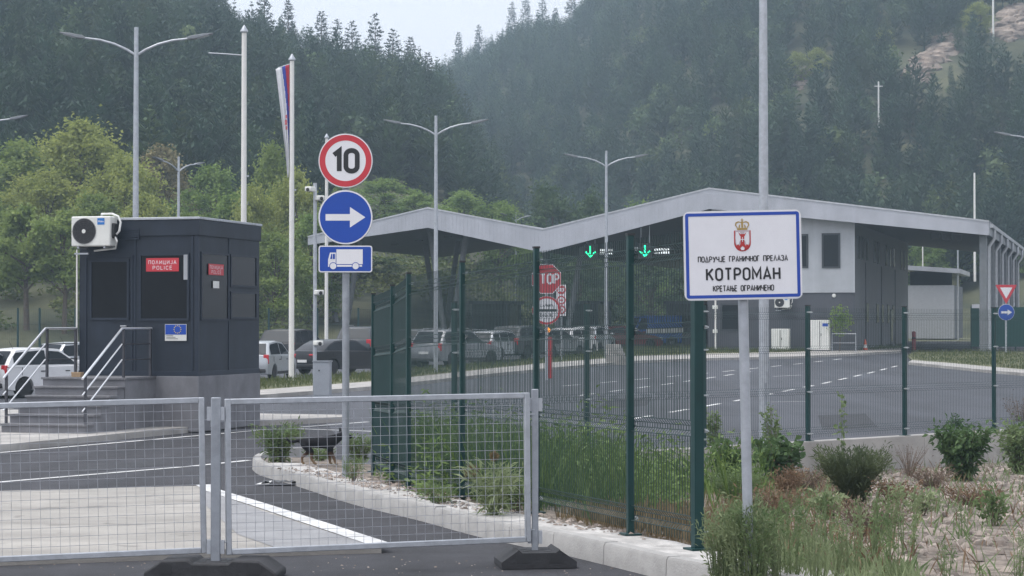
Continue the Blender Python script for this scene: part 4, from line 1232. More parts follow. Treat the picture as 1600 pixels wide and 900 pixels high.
# small repeat signs on a white board
Yr = 101; b = Vector((W(877, 500, Yr).x, Yr, g(Yr))); k = Yr / FPX; zf = lambda y: W(877, y, Yr).z - b.z
t = thing("sign_board", "narrow white board with small red round signs beside the STOP sign", "road sign", b)
post_tube(t, zf(495), .04, mat=galv)
m = MB(); m.bx(-8 * k, 8 * k, -.07, -.05, zf(494), zf(445)); o = m.build("board", sign_white, t)
m = MB(); disc(m, 0, zf(453), 7 * k, -.072, 20); o1 = m.build("stop_disc", sign_red, t, smooth=False)
m = MB(); text(m, "STOP", 0, zf(456), 6 * k, 10.5 * k, .2, -.075, gap=.3); m.build("lettering", sign_white, o1, smooth=False)
for yy in (469, 484):
    m = MB()
    for q in range(20):
        a, a2 = 2 * math.pi * q / 20, 2 * math.pi * (q + 1) / 20
        m.add([(rr * k * math.cos(aa), -.073, zf(yy) + rr * k * math.sin(aa)) for rr, aa in ((7, a), (7, a2), (4.8, a2), (4.8, a))], [(0, 1, 2, 3)])
    m.add([(-3 * k, -.0735, zf(yy + 1)), (3 * k, -.0735, zf(yy + 1)), (3 * k, -.0735, zf(yy - 1)), (-3 * k, -.0735, zf(yy - 1))], [(0, 1, 2, 3)])
    m.build("red_ring", sign_red, t, smooth=False)
# yield sign + blue arrow on the right island
Yy = 112; b = G(1572, 552, .1); Yy = b.y; k = Yy / FPX; zf = lambda y: W(1572, y, Yy).z - b.z
t = thing("yield_sign", "red and white yield triangle over a small blue arrow disc", "road sign", b)
post_tube(t, zf(450), .05, mat=galv)
def tri(i): return [(0, zf(475) + i * 2.0 * k), ((17 - i * 1.75) * k, zf(445) - i * k), ((-17 + i * 1.75) * k, zf(445) - i * k)]
m = MB(); m.prism(tri(0), -.09, -.07, 'xz'); o = m.build("triangle_plate", sign_red, t)
m = MB(); flat(m, tri(4.2), -.093); m.build("white_field", sign_white, o, smooth=False)
o = round_plate(t, zf(488), 12.8 * k, "arrow_plate")
m = MB(); disc(m, 0, zf(488), 12.3 * k, -.082, 30); m.build("blue_field", sign_blue, o, smooth=False)
m = MB(); c = zf(488); flat(m, [(-8 * k, c + 1.7 * k), (-8 * k, c - 1.7 * k), (2 * k, c - 1.7 * k), (2 * k, c + 1.7 * k)], -.085); flat(m, [(2 * k, c + 4.6 * k), (2 * k, c - 4.6 * k), (9 * k, c)], -.085); m.build("arrow", sign_white, o, smooth=False)

# ================================================================== border terminal with its folded roof
C0 = Vector((26.0, 115.0, g(115)))
tex, tey = Vector((.96, -.28, 0)), Vector((.28, .96, 0))
trz = math.atan2(-.28, .96)
tw_ = Matrix.Translation(C0) @ Matrix.Rotation(trz, 4, 'Z'); ti = tw_.inverted()
def tf(px, py, d=0): q = ti @ hit(px, py, C0 + tey * d, tey); return q.x, q.z
T = thing("border_terminal", "grey border control terminal with a folded metal roof spanning the lanes", "terminal building", C0, trz)
top = [tf(*p) for p in ((481, 371), (668, 326), (848, 359.5), (1108, 295.5), (1545, 347))]
TH = 1.12
ths = [.45, TH, 1.3, 1.12, .72]
dep = 25; dep2 = 37
ridge_x = top[3][0]
def slab(i, j, y0, y1, lift, inset, name, mat, parent=T):
    m = MB()
    (xa, za), (xb, zb_) = top[i], top[j]
    ta, tb = ths[i], ths[j]
    m.add([(xa, y0, za - lift), (xb, y0, zb_ - lift), (xb, y0, zb_ - tb + inset), (xa, y0, za - ta + inset), (xa, y1, za - lift), (xb, y1, zb_ - lift), (xb, y1, zb_ - tb + inset), (xa, y1, za - ta + inset)],
          [(0, 1, 2, 3), (7, 6, 5, 4), (0, 4, 5, 1), (3, 2, 6, 7), (0, 3, 7, 4), (1, 5, 6, 2)])
    return m.build(name, mat, parent)
roof_m = M("roof_sheet", (.30, .31, .34), .5, .3, var=.06)
for i, d in ((0, dep), (1, dep), (2, dep2), (3, dep2)):
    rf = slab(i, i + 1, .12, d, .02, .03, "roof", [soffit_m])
    (xa, za), (xb, zb_) = top[i], top[i + 1]
    m = MB(); m.add([(xa, .1, za), (xb, .1, zb_), (xb, d, zb_), (xa, d, za)], [(0, 1, 2, 3)]); m.build("roof_sheet", roof_m, rf, smooth=False)
    # fascia of upright ribs
    m = MB(); L = xb - xa; n = int(L / .22)
    for q in range(n):
        s0, s1 = q / n, (q + 1) / n; sm = s0 + (s1 - s0) * .82
        def pz(s): return za + (zb_ - za) * s, za + (zb_ - za) * s - (ths[i] + (ths[i + 1] - ths[i]) * s)
        for sa, sb_, yy in ((s0, sm, 0.0), (sm, s1, .008)):
            (t0, b0), (t1, b1) = pz(sa), pz(sb_)
            m.add([(xa + L * sa, yy, t0), (xa + L * sb_, yy, t1), (xa + L * sb_, yy, b1), (xa + L * sa, yy, b0), (xa + L * sa, .119, t0), (xa + L * sb_, .119, t1), (xa + L * sb_, .119, b1), (xa + L * sa, .119, b0)],
                  [(0, 1, 2, 3), (0, 4, 5, 1), (3, 2, 6, 7), (0, 3, 7, 4), (1, 5, 6, 2)])
    fa = m.build("fascia", fascia_m, T, smooth=False)
    m = MB(); dz = .09
    m.add([(xa, -.03, za), (xb, -.03, zb_), (xb, -.03, zb_ + dz), (xa, -.03, za + dz), (xa, .2, za), (xb, .2, zb_), (xb, .2, zb_ + dz), (xa, .2, za + dz)], [(0, 1, 2, 3), (7, 6, 5, 4), (3, 2, 6, 7), (0, 4, 5, 1), (0, 3, 7, 4), (1, 5, 6, 2)])
    m.build("capping", M("capping", (.47, .48, .5), .4, .4), fa, smooth=False)
# right eave side and gutter
xe, ze = top[4]
m = MB(); m.bx(xe + .003, xe + .06, 0.0, dep2, ze - .72, ze + .03); m.build("eave_fascia", M("eave_fascia", (.23, .24, .26), .5, .2), T)
m = MB(); m.bx(xe + .062, xe + .22, 0.0, dep2, ze - .3, ze - .12); m.build("gutter", M("gutter", (.40, .41, .43), .5, .3), T)
# walls
DW = .9
wxr, _ = tf(1335, 450, DW)
wxl, _ = tf(1112, 450, DW)
def roof_z(x):
    for (xa, za), (xb, zb_), ta, tb in zip(top, top[1:], ths, ths[1:]):
        if xa <= x <= xb: s = (x - xa) / (xb - xa); return za + (zb_ - za) * s - (ta + (tb - ta) * s)
    return ze - .7
zsp = tf(1335, 457, DW)[1]
side_len = 30
m = MB(); pl = [(wxl, zsp), (wxr, zsp), (wxr, roof_z(wxr) + .06), (wxl, roof_z(wxl) + .06)]
m.prism(pl, DW, DW + .25, 'xz'); m.build("upper_wall", cladding, T)
m = MB(); m.prism([(wxl, -.3), (wxr, -.3), (wxr, zsp - .01), (wxl, zsp - .01)], DW + .06, DW + .3, 'xz'); m.build("lower_wall", cladding_dark, T)
m = MB(); m.bx(wxr - .25, wxr - .002, DW + .26, DW + side_len, -.3, roof_z(wxr) + .3); m.build("side_wall", side_wall_m, T)
m = MB(); m.bx(wxr - .16, wxr + .03, DW - .03, DW + .02, zsp, roof_z(wxr) + .05); m.build("corner_trim", cladding, T)
m = MB(); m.bx(wxl - .25, wxl, DW + .1, DW + side_len, -.3, roof_z(wxl) + .2); m.build("side_wall", cladding_dark, T)
m = MB(); m.bx(wxl + .1, wxr - .3, DW + side_len - .3, DW + side_len, -.3, roof_z(wxr)); m.build("rear_wall", cladding_dark, T)
win_frame = M("window_frame_dark", (.035, .04, .046), .5)
def twin(x0, y0, x1, y1, d=DW):
    a, z1_ = tf(x0, y0, d); b_, z0_ = tf(x1, y1, d); fw = .1
    m = MB(); m.bx(a, a + fw, d - .05, d - .004, z0_, z1_); m.bx(b_ - fw, b_, d - .05, d - .004, z0_, z1_); m.bx(a + fw, b_ - fw, d - .05, d - .004, z1_ - fw, z1_); m.bx(a + fw, b_ - fw, d - .05, d - .004, z0_, z0_ + fw)
    o = m.build("window", win_frame, T)
    m = MB(); m.bx(a + fw, b_ - fw, d - .02, d - .004, z0_ + fw, z1_ - fw); m.build("pane", glass_dark, o, smooth=False)
twin(1284, 364.5, 1313, 419); twin(1234, 366, 1263, 419); twin(1180, 366, 1210, 419)
twin(1126, 474, 1156, 517, DW + .06)
def ts(px, py): q = ti @ hit(px, py, tw_ @ Vector((wxr, 0, 0)), tex); return q.y, q.z
def swin(y0, y1, z0_, z1_):
    m = MB(); m.bx(wxr - .003, wxr + .04, y0, y1, z0_, z1_); o = m.build("window", win_frame, T)
    m = MB(); m.bx(wxr + .041, wxr + .05, y0 + .06, y1 - .06, z0_ + .06, z1_ - .06); m.build("pane", glass_dark, o, smooth=False)
zu0, zu1 = ts(1366, 411)[1], ts(1366, 376)[1]
for px in (1340, 1346, 1353, 1365, 1371, 1383, 1389, 1395, 1407, 1412):
    y0 = ts(px, 400)[0]; swin(y0, y0 + .85, zu0, zu1)
zl0, zl1 = ts(1370, 505)[1], ts(1370, 474)[1]
for px in (1353, 1369, 1377, 1386, 1394):
    y0 = ts(px, 490)[0]; swin(y0, y0 + 1.0, zl0, zl1)
y0 = ts(1391, 500)[0]; swin(y0, y0 + 1.2, .05, zl1 - .3)
for px in (1352, 1376.5, 1398):
    y0 = ts(px, 450)[0]; m = MB(); m.bx(wxr, wxr + .05, y0, y0 + .12, -.2, zu0 - .1); m.build("panel_joint", win_frame, T)
# downpipes and columns along the right eave
col_m = M("column_grey", (.17, .18, .19), .6)
for q in range(6):
    y = .6 + q * 6.4
    m = MB(); m.bx(xe - .55, xe - .15, y, y + .4, -.3, ze - .6); m.build("column", col_m, T, bevel=.02)
    m = MB(); m.tube([(xe + .14, y + 2.0, ze - .3), (xe + .14, y + 2.0, ze - .8), (xe - .15, y + 2.0, ze - 1.25), (xe - .15, y + 2.0, -.2)], .1, 10); m.build("downpipe", M("downpipe", (.5, .51, .53), .4, .3), T)
# inclined struts of the canopy
stm = M("strut_grey", (.16, .17, .18), .6)
for px, yy in ((534, 3), (700, 3), (534, 13), (690, 13), (540, 22), (880, 3), (880, 14)):
    x = tf(px, 500, yy)[0]
    for s in (-1, 1):
        xt = x + s * 1.15; m = MB(); m.tube([(x, yy, -.4), (xt, yy, roof_z(xt) + .1)], .17, 10); m.build("strut", stm, T)
# ceiling lamps under the soffit
for px, py in ((617, 395), (655, 380), (700, 383), (742, 396)):
    x, z = tf(px, py, 8); m = MB(); m.bx(x - .2, x + .2, 7.8, 8.2, roof_z(x) - .04, roof_z(x) + .02); m.build("soffit_lamp", plastic_black, T)
for px in (1462, 1480, 1496): 
    x = tf(px, 380, 4)[0]; m = MB(); m.bx(x - .25, x + .25, 3.8, 4.3, roof_z(x) - .35, roof_z(x) + .02); m.build("soffit_lamp", plastic_black, T)
m = MB(); x, z = tf(1303, 462, DW); m.lathe([(.0, -.1), (.1, -.08), (.12, 0)], 12, (x, DW + .05, z), 'y', caps=False); m.build("wall_lamp", plastic_white, T)
# partitions and dark offices behind the lanes
def booth_box(label, px, Yd, wd, dp, h):
    x = tf(px, 500, Yd)[0]; p = tw_ @ Vector((x, Yd, 0)); p.z = g(p.y)
    t = thing("control_booth", label, "control booth", p, trz, "control booths on the lane islands")
    m = MB(); m.bx(-wd / 2, wd / 2, 0, dp, 0, 1.0); m.build("base", cladding_dark, t)
    m = MB(); m.bx(-wd / 2 + .04, wd / 2 - .04, .04, dp - .04, 1.0, h); m.build("glazing", glass_dark, t, smooth=False)
    for sx in (-1, 1):
        for yy in (0, dp - .08):
            m = MB(); m.bx(sx * wd / 2 - .05, sx * wd / 2 + .05, yy, yy + .08, 1.0, h); m.build("corner_post", anthracite, t)
    m = MB(); m.bx(-wd / 2 - .2, wd / 2 + .2, -.2, dp + .2, h, h + .18); m.build("roof", anthracite, t)
booth_box("dark glazed control booth behind the pale queued hatchback", 905, 6, 2.2, 3.4, 2.7)
booth_box("dark glazed control booth to the right of the blue van", 1068, 7, 2.0, 3.2, 2.7)
booth_box("dark glazed control booth furthest left under the canopy", 765, 8, 2.2, 3.2, 2.7)
def signal(label, px, py, wide):
    x, z = tf(px, py, .9); p = tw_ @ Vector((x, .9, z))
    t = thing("lane_signal", label, "lane signal", p, trz, "green arrow lane signals")
    m = MB(); m.bx(-.42, .42, -.06, .1, -.48, .45); m.build("housing", plastic_black, t, bevel=.02)
    m = MB(); y_ = -.064
    m.add([(-.045, y_, .32), (.045, y_, .32), (.045, y_, -.18), (-.045, y_, -.18)], [(0, 1, 2, 3)])
    for s in (-1, 1): m.add([(0, y_ - .002 * s, -.36), (0, y_ - .002 * s, -.24), (s * .26, y_ - .002 * s, .02), (s * .32, y_ - .002 * s, -.04)], [(0, 1, 2, 3)])
    m.build("arrow", green_led, t, smooth=False)
    m = MB()
    for s in (-1, 1): m.tube([(s * .25, .02, .45), (s * .25, .02, roof_z(x) - z + .1)], .025, 6)
    m.build("hanger", galv, t)
    m = MB(); m.bx(.52, .52 + wide, -.05, .08, -.22, .2); o = m.build("message_panel", plastic_black, t)
    m = MB()
    for i in range(int(wide / .13)):
        for j in range(2): m.bx(.56 + i * .13, .64 + i * .13, -.056, -.051, -.17 + j * .18, -.05 + j * .18)
    m.build("message", white_led, o)
signal("hanging green arrow signal nearest the tall fence post, over the left lane", 923, 393, .9)
signal("hanging green arrow signal with a white message panel, left of the border board", 1008, 392, 1.0)

# things standing against the terminal
def at_wall(px, d): x = tf(px, 500, d)[0]; p = tw_ @ Vector((x, d, 0)); p.z = g(p.y) + .1; return p
def utility(label, px, d, wd, h, mark=False):
    t = thing("electric_cabinet", label, "electric cabinet", at_wall(px, d), trz, "pale cabinets by the terminal wall")
    m = MB(); m.bx(-wd / 2, wd / 2, 0, .5, .1, h); m.build("body", plastic_white, t, bevel=.02)
    m = MB(); m.bx(-wd / 2 + .05, wd / 2 - .05, .03, .47, -.1, .1); m.build("plinth", concrete_grey, t)
    m = MB(); m.bx(-.012, .012, -.008, .002, .16, h - .06); m.bx(.05, .09, -.02, 0, h * .5, h * .5 + .14); m.build("door_gap", trim_m, t)
    if mark: m = MB(); m.bx(.14, wd / 2 - .08, -.01, .002, h - .35, h - .18); m.build("sticker", sign_blue, t)
utility("low pale electric cabinet under the wall air conditioner", 1219, -.6, 1.0, 1.25)
utility("tall pale electric cabinet with a blue sticker by the wall", 1281, -1.0, 1.05, 1.75, True)
p = at_wall(1213, DW); zq = tf(1213, 481, DW)[1]
ac2 = dup(ac, tw_ @ Vector((tf(1212, 500, DW)[0], DW - .42, zq)), trz, "small white air conditioner on the terminal's dark lower wall")
t = thing("handrail", "grey tubular handrail in front of the terminal's dark wall corner", "handrail", at_wall(1300, -1.2), trz)
m = MB(); m.tube([(0, 0, -.1), (0, 0, 1.0), (1.3, 0, 1.0), (1.3, 0, -.1)], .03, 6); m.build("rail", galv, t)
m = MB(); m.tube([(0.03, 0, .5), (1.27, 0, .5)], .02, 6); m.build("mid_rail", galv, t)
b = G(1352, 550, .0)
t = thing("traffic_cone", "small orange and white traffic cone on the terminal pavement", "traffic cone", b)
m = MB(); m.bx(-.2, .2, -.2, .2, 0, .04); m.build("base", plastic_black, t, bevel=.01)
m = MB(); m.lathe([(.15, .04), (.115, .24)], 16); m.lathe([(.085, .42), (.035, .72)], 16); m.build("cone", M("cone_orange", (.6, .09, .03), .5), t)
m = MB(); m.lathe([(.1155, .24), (.0855, .42)], 16, caps=False); m.build("white_band", plastic_white, t)
# concrete block with a sloping end beside the lamp
b = G(962, 567, .1)
t = thing("concrete_block", "pale concrete block with a sloping end at the lamp post's foot", "concrete block", b, R(-14))
m = MB(); m.prism([(-.45, -.1), (.55, -.1), (.4, .25), (.15, .85), (-.45, .85)], 0, .5, 'xz'); m.build("block", concrete_pale, t, bevel=.02)
m = MB(); m.bx(-.42, .14, .05, .45, .85, .86); m.build("top_patch", concrete, t)
t = thing("mast", "thin white mast with small white boxes at the terminal's left corner", "mast", at_wall(1118, -.5), trz)
m = MB(); m.tube([(0, 0, -.1), (0, 0, 3.6)], .05, 8); m.build("pole", pole_white, t)
m = MB(); m.bx(-.16, .12, -.1, .1, 2.35, 2.55); m.bx(-.14, .1, -.1, .1, 1.0, 1.2); m.bx(-.15, .12, -.1, .1, 3.1, 3.22); m.build("equipment_box", plastic_white, t)

# the pale annexe at the right rear with its own roof
A0 = W(1417, 500, 160); A0.z = g(160)
t = thing("annexe", "pale ribbed annexe building on supports with a flat overhanging roof", "annexe", A0, R(-16))
kx = 160 / FPX
wA = (1487 - 1417) * kx / math.cos(R(16)) ; zA = lambda y: W(1417, y, 160).z - A0.z
m = MB(); n = 14
for i in range(n):
    m.bx(i * wA / n, i * wA / n + wA / n * .85, 0, .06, zA(529), zA(446)); m.bx(i * wA / n + wA / n * .85, (i + 1) * wA / n, .012, .06, zA(529), zA(446))
m.build("front_wall", M("annexe_light", (.48, .49, .52), .6, var=.05), t, smooth=False)
m = MB(); m.bx(0, wA, .061, 9.0, zA(529), zA(446)); m.build("box_wall", M("annexe_side", (.20, .21, .23), .6, var=.06), t)
m = MB()
for i in range(9): m.bx(wA, wA + .04, .3 + i, .38 + i, zA(529), zA(446))
m.build("wall_rib", M("annexe_rib", (.26, .27, .29), .6), t)
m = MB(); m.bx(.2, wA - .2, .5, 8.8, zA(446), zA(424)); m.build("clerestory", glass_dark, t)
m = MB(); m.prism([(-.6, zA(414)), (wA + .5, zA(421)), (wA + .5, zA(428)), (-.6, zA(421))], -.7, 10, 'xz'); m.build("roof", fascia_m, t)
m = MB()
for x in (.4, wA - .4): m.bx(x - .12, x + .12, .3, 1.2, -.3, zA(529))
m.bx(.3, wA - .3, 1.3, 8.8, -.3, zA(529) - .02)
m.build("support", concrete_grey, t)
m = MB(); m.tube([(wA + .25, .1, -.2), (wA + .25, .1, zA(428))], .07, 8); m.build("downpipe", M("downpipe", (.5, .51, .53), .4, .3), t)
b = G(1428, 546, .05)
t = thing("bollard", "red bollard with a dark band in front of the pale annexe", "bollard", b)
m = MB(); m.lathe([(.12, -.1), (.12, .98), (.09, 1.05), (.0, 1.07)], 16, caps=False); m.build("post", M("dull_red", (.20, .018, .025), .55), t)
m = MB(); m.lathe([(.123, .62), (.123, .72)], 16, caps=False); m.build("band", trim_m, t)
# green cloth-covered fence behind the yield sign
t = thing("screened_fence", "green fence covered in screening cloth behind the yield triangle", "fence", (W(1518, 500, 122).x, 122, g(122)), R(-4))
zS = W(1518, 480, 122).z - g(122)
m = MB(); m.bx(0, 9, -.012, .012, .25, zS); m.build("screen_cloth", mesh_cloth, t)
for x in (0, 2.5, 5.0, 7.5):
    m = MB(); m.bx(x - .04, x + .04, .013, .09, -.2, zS + .06); m.build("post", fence_green, t)
t = thing("name_board", "small white lettered board on the edge of the green screened fence", "sign", (W(1531, 500, 121).x, 121, g(121)), R(-4))
m = MB(); m.bx(-.45, .45, -.02, .0, zS - .05, zS + .18); m.build("board", sign_white, t)
m = MB(); m.tube([(0, .03, -.1), (0, .03, zS + .1)], .04, 6); m.build("post", galv, t)

# tall thin masts far off
def mast(label, px, ytop, ybase, Y, arm=0, wd=.12):
    p = W(px, ybase, Y); h = W(px, ytop, Y).z - p.z
    t = thing("utility_pole", label, "utility pole", p, 0)
    m = MB(); m.tube([(0, 0, -3), (0, 0, h)], [wd, wd * .7], 8); m.build("pole", pole_white, t)
    if arm:
        m = MB(); m.bx(-arm, arm, -.08, .08, h * .8, h * .8 + .18); m.build("crossarm", pole_white, t)
        m = MB()
        for s in (-1, 0, 1): m.lathe([(.1, 0), (.14, .15), (.05, .3)], 8, (s * arm * .85, 0, h * .8 + .18 if s else h)); 
        m.build("insulator", plastic_white, t)
    return t
mast("slim white lamp mast rising behind the terminal roof's right end", 1523, 270, 380, 165, 0, .1)
mast("short white mast in the gap between terminal wall and annexe roof", 1442, 385, 470, 175, 0, .07)
# ================================================================== hills
LPX = [(-900, -200), (-400, -170), (100, -120), (300, -45), (390, 4), (450, 30), (520, 50), (600, 72), (690, 102), (740, 190), (800, 300), (860, 400), (920, 500), (1000, 520)]
RPX = [(300, 420), (550, 220), (640, 118), (680, 95), (720, 72), (760, 52), (800, 26), (830, 12), (880, 14), (900, 0), (950, -70), (1100, -220), (1300, -340), (1600, -400), (2500, -420)]
YL, YR = 330., 560.
def lerp_tab(T_, v):
    return np.interp(v, [a for a, _ in T_], [b for _, b in T_])
def hill_np(x, y):
    x = np.asarray(x, float); y = np.asarray(y, float)
    px = 800 + FPX * x / y
    def side(tab, yr, y0, trees, base):
        zr = np.maximum(CAMZ + (510 - lerp_tab(tab, px)) * yr / FPX - trees, -2)
        t = (y - y0) / (yr - y0)
        s = np.clip(t, 0, 1); s = .45 * s * s * (3 - 2 * s) + .55 * s
        z = np.where(t < 0, base + np.maximum(t * (yr - y0) * .3, -3), base + (zr - base) * s)
        return np.where(t > 1, zr - (y - yr) * .22, z)
    y0r = np.interp(px, [600, 900, 1150, 1700], [250, 240, 190, 180])
    zl = side(LPX, YL, 114., 7., .35)
    zr = side(RPX, YR, y0r, 7.5, .9)
    z = np.maximum(zl, zr)
    amp = np.clip((y - 125) / 120, 0, 1)
    z = z + amp * (1.6 * np.sin(x * .043 + y * .021) + 1.1 * np.sin(x * .11 - y * .067 + 2) + .5 * np.sin(x * .31 + y * .27))
    return z
def hill(x, y): return float(hill_np(x, y))
na, nr = 150, 150
az = np.linspace(-.50, .50, na); yy = 112 + (770 - 112) * np.linspace(0, 1, nr) ** 1.4
A, Yg = np.meshgrid(az, yy, indexing='ij')
X = A * Yg; Z = hill_np(X, Yg)
gy = np.vectorize(g)(Yg)
Z = np.where(Yg < 120, gy - .12 + np.minimum(Z - gy, 3) * np.clip((Yg - 113) / 7, 0, 1), Z)
V = np.stack([X, Yg, Z], -1).reshape(-1, 3)
idx = np.arange(na * nr).reshape(na, nr)
F = np.stack([idx[:-1, :-1], idx[1:, :-1], idx[1:, 1:], idx[:-1, 1:]], -1).reshape(-1, 4)
hill_m = M("hill_ground", (.04, .052, .024), .95, var=.4, scale=.1, bump=.6, bscale=1.5, col2=(.075, .075, .038))
o = np_mesh("hills", V, F, hill_m); o['kind'] = 'structure'
for p in o.data.polygons: p.use_smooth = True

# ================================================================== trees
def conifer(levels, nb, sub, seed, h=10.5, rad=2.5, bare=.1):
    """one conifer as triangles: whorls of drooping sprays; sub > 1 splits every branch into side sprays"""
    r_ = np.random.default_rng(seed)
    Vt, Ft = [], []
    def kite(b, d, L, w, droop):
        n = np.cross(d, [0, 0, 1.]); n /= np.linalg.norm(n) + 1e-9
        o_ = len(Vt)
        m = b + d * L * .5 + np.array([0, 0, -droop * L * .3])
        Vt.extend([b, m + n * w, b + d * L + np.array([0, 0, -droop * L]), m - n * w])
        Ft.extend([[o_, o_ + 1, o_ + 2], [o_, o_ + 2, o_ + 3]])
    for l in range(levels):
        f = l / (levels - 1)
        z = h * (bare + (.985 - bare) * f)
        R_ = rad * (1 - f ** 1.6) ** .8 * (.75 + .5 * min(1, f * 4)) * r_.uniform(.75, 1.2) * .82 + .16
        k = max(4, int(nb * (1 - .4 * f)))
        for q in range(k):
            a = 2 * math.pi * (q + r_.uniform(-.3, .3)) / k + l * 1.1
            d = np.array([math.cos(a), math.sin(a), r_.uniform(.1, .7)])
            L = R_ * r_.uniform(.65, 1.15)
            b = np.array([0, 0, z + r_.uniform(-.2, .2)])
            dr = r_.uniform(-.1, .25)
            kite(b, d, L, L * (.2 if sub == 1 else .1), dr)
            for s in range(sub - 1):
                t = .25 + .7 * (s + r_.uniform(0, .6)) / sub
                for sg in (-1, 1):
                    a2 = a + sg * r_.uniform(.5, 1.0)
                    kite(b + d * L * t + np.array([0, 0, -dr * L * t * t]), np.array([math.cos(a2), math.sin(a2), r_.uniform(.1, 1.1)]), L * (.55 - .28 * t) + .12, .09 + .04 * L, r_.uniform(-.2, .3))
    o_ = len(Vt)
    for z, rr in ((-.5, .17), (h * .97, .02)):
        for q in range(3): Vt.append(np.array([rr * math.cos(q * 2.094), rr * math.sin(q * 2.094), z]))
    for q in range(3):
        Ft.extend([[o_ + q, o_ + (q + 1) % 3, o_ + 3 + (q + 1) % 3], [o_ + q, o_ + 3 + (q + 1) % 3, o_ + 3 + q]])
    return np.array(Vt), np.array(Ft)
def roundtree(n, seed, h=9., rad=2.6):
    r_ = np.random.default_rng(seed); C_ = []
    for i in range(9):
        f = r_.random(); a = r_.uniform(0, 6.28); q = rad * .62 * r_.random() ** .5; C_.append((q * math.cos(a), q * math.sin(a), h * (.35 + .5 * f), rad * r_.uniform(.35, .6)))
    Vt, Ft = [], []
    for i in range(n):
        c = C_[r_.integers(9)]; d = r_.normal(size=3); d /= np.linalg.norm(d); p = np.array(c[:3]) + d * c[3] * r_.random() ** .4
        u_ = r_.normal(size=3); u_ /= np.linalg.norm(u_); v_ = np.cross(u_, r_.normal(size=3)); v_ /= np.linalg.norm(v_) + 1e-9
        s = r_.uniform(.25, .5); o_ = len(Vt); Vt.extend([p - u_ * s, p + v_ * s * .5, p + u_ * s, p - v_ * s * .5]); Ft.extend([[o_, o_ + 1, o_ + 2], [o_, o_ + 2, o_ + 3]])
    return np.array(Vt), np.array(Ft)
RND = {0: [roundtree(520, s) for s in (61, 62)], 1: [roundtree(260, s) for s in (63, 64)], 2: [roundtree(130, s) for s in (65, 66)]}
LOD = {0: [conifer(15, 9, 4, s) for s in (1, 2, 3, 10, 11)], 1: [conifer(14, 8, 3, s) for s in (4, 5, 6, 12, 13)], 2: [conifer(13, 8, 2, s) for s in (7, 8, 9, 14)]}
conif_m = leaf_mat("conifer_leaves", (.034, .070, .046), (.080, .130, .076), .25, True, scale=.12)
SCARS = [(1455, 88, 62, 22), (1580, 38, 45, 30), (1268, 92, 40, 20), (1372, 178, 14, 12), (1250, 130, 14, 10)]
def forest(name, label, pts):
    Vs, Fs, Ts = [], [], []; off = 0
    for x, y, s in pts:
        z = hill(x, y)
        lod = 0 if y < 250 else (1 if y < 390 else 2)
        leafy = nrg.random() < (.05 + .16 * (math.sin(x * .031 + 1) * math.sin(y * .023 + x * .011) > .25))
        V0, F0 = RND[lod][nrg.integers(2)] if leafy else LOD[lod][nrg.integers(len(LOD[lod]))]
        a = nrg.uniform(0, 6.28); c, s_ = math.cos(a), math.sin(a)
        sw = s * nrg.uniform(.8, 1.15)
        P = np.empty_like(V0)
        P[:, 0] = (V0[:, 0] * c - V0[:, 1] * s_) * sw + x; P[:, 1] = (V0[:, 0] * s_ + V0[:, 1] * c) * sw + y; P[:, 2] = V0[:, 2] * s + z
        br = nrg.uniform(.68, 1.14) * (1.25 if leafy else 1); ye = nrg.uniform(.3, 1.0) if leafy else nrg.uniform(-.1, .3) if nrg.random() > .06 else nrg.uniform(.4, .9)
        col = np.array([br * (1 + ye * .9), br * (1 + ye * .45), br * (1 - ye * .1), 1.])
        Vs.append(P.astype(np.float32)); Fs.append(F0 + off); Ts.append(np.broadcast_to(col, (len(P), 4)).astype(np.float32)); off += len(P)
    o = np_mesh(name, np.concatenate(Vs), np.concatenate(Fs), conif_m, tint=np.concatenate(Ts))
    return tag(o, label, "forest", None, 'stuff')
ptsL, ptsR = [], []
def jgrid(y0, y1, x0f, x1f, sp):
    y = y0
    while y < y1:
        x = x0f * y
        while x < x1f * y:
            yield x + nrg.uniform(-.45, .45) * sp, y + nrg.uniform(-.45, .45) * sp
            x += sp
        y += sp
for x, y in jgrid(158, 342, -.31, .03, 3.1):
    px = 800 + FPX * x / y
    if hill(x, y) < 3.2: continue
    if px > 500 and y < 205: continue
    if y < 172 and nrg.random() < .5: continue
    ptsL.append((x, y, nrg.uniform(.42, .66) if y > 305 else nrg.uniform(.52, .92)))
for x, y in jgrid(205, 572, -.08, .31, 3.45):
    px = 800 + FPX * x / y
    zl = hill(x, y)
    if zl < 3.5: continue
    if px < 850 and y < 345: continue
    py = 510 - (zl - CAMZ + 4) * FPX / y
    if px > 830 and py < -230 and px < 1550 and nrg.random() < .6: continue
    skip = False
    sc = nrg.uniform(.5, .95)
    for sx, sy, rx, ry in SCARS:
        if ((px - sx) / rx) ** 2 + ((py + 30 - sy) / ry) ** 2 < 1: skip = nrg.random() < .95
        elif abs(px - sx) < rx and sy < py + 30 < sy + ry + 62: sc *= .34
    if skip: continue
    if y > 520: sc = min(sc, .68)
    ptsR.append((x, y, sc))
forest("pine_forest", "dense dark pine forest covering the nearer left hillside", ptsL)
forest("pine_forest", "hazy bluish pine forest covering the far right hillside", ptsR)

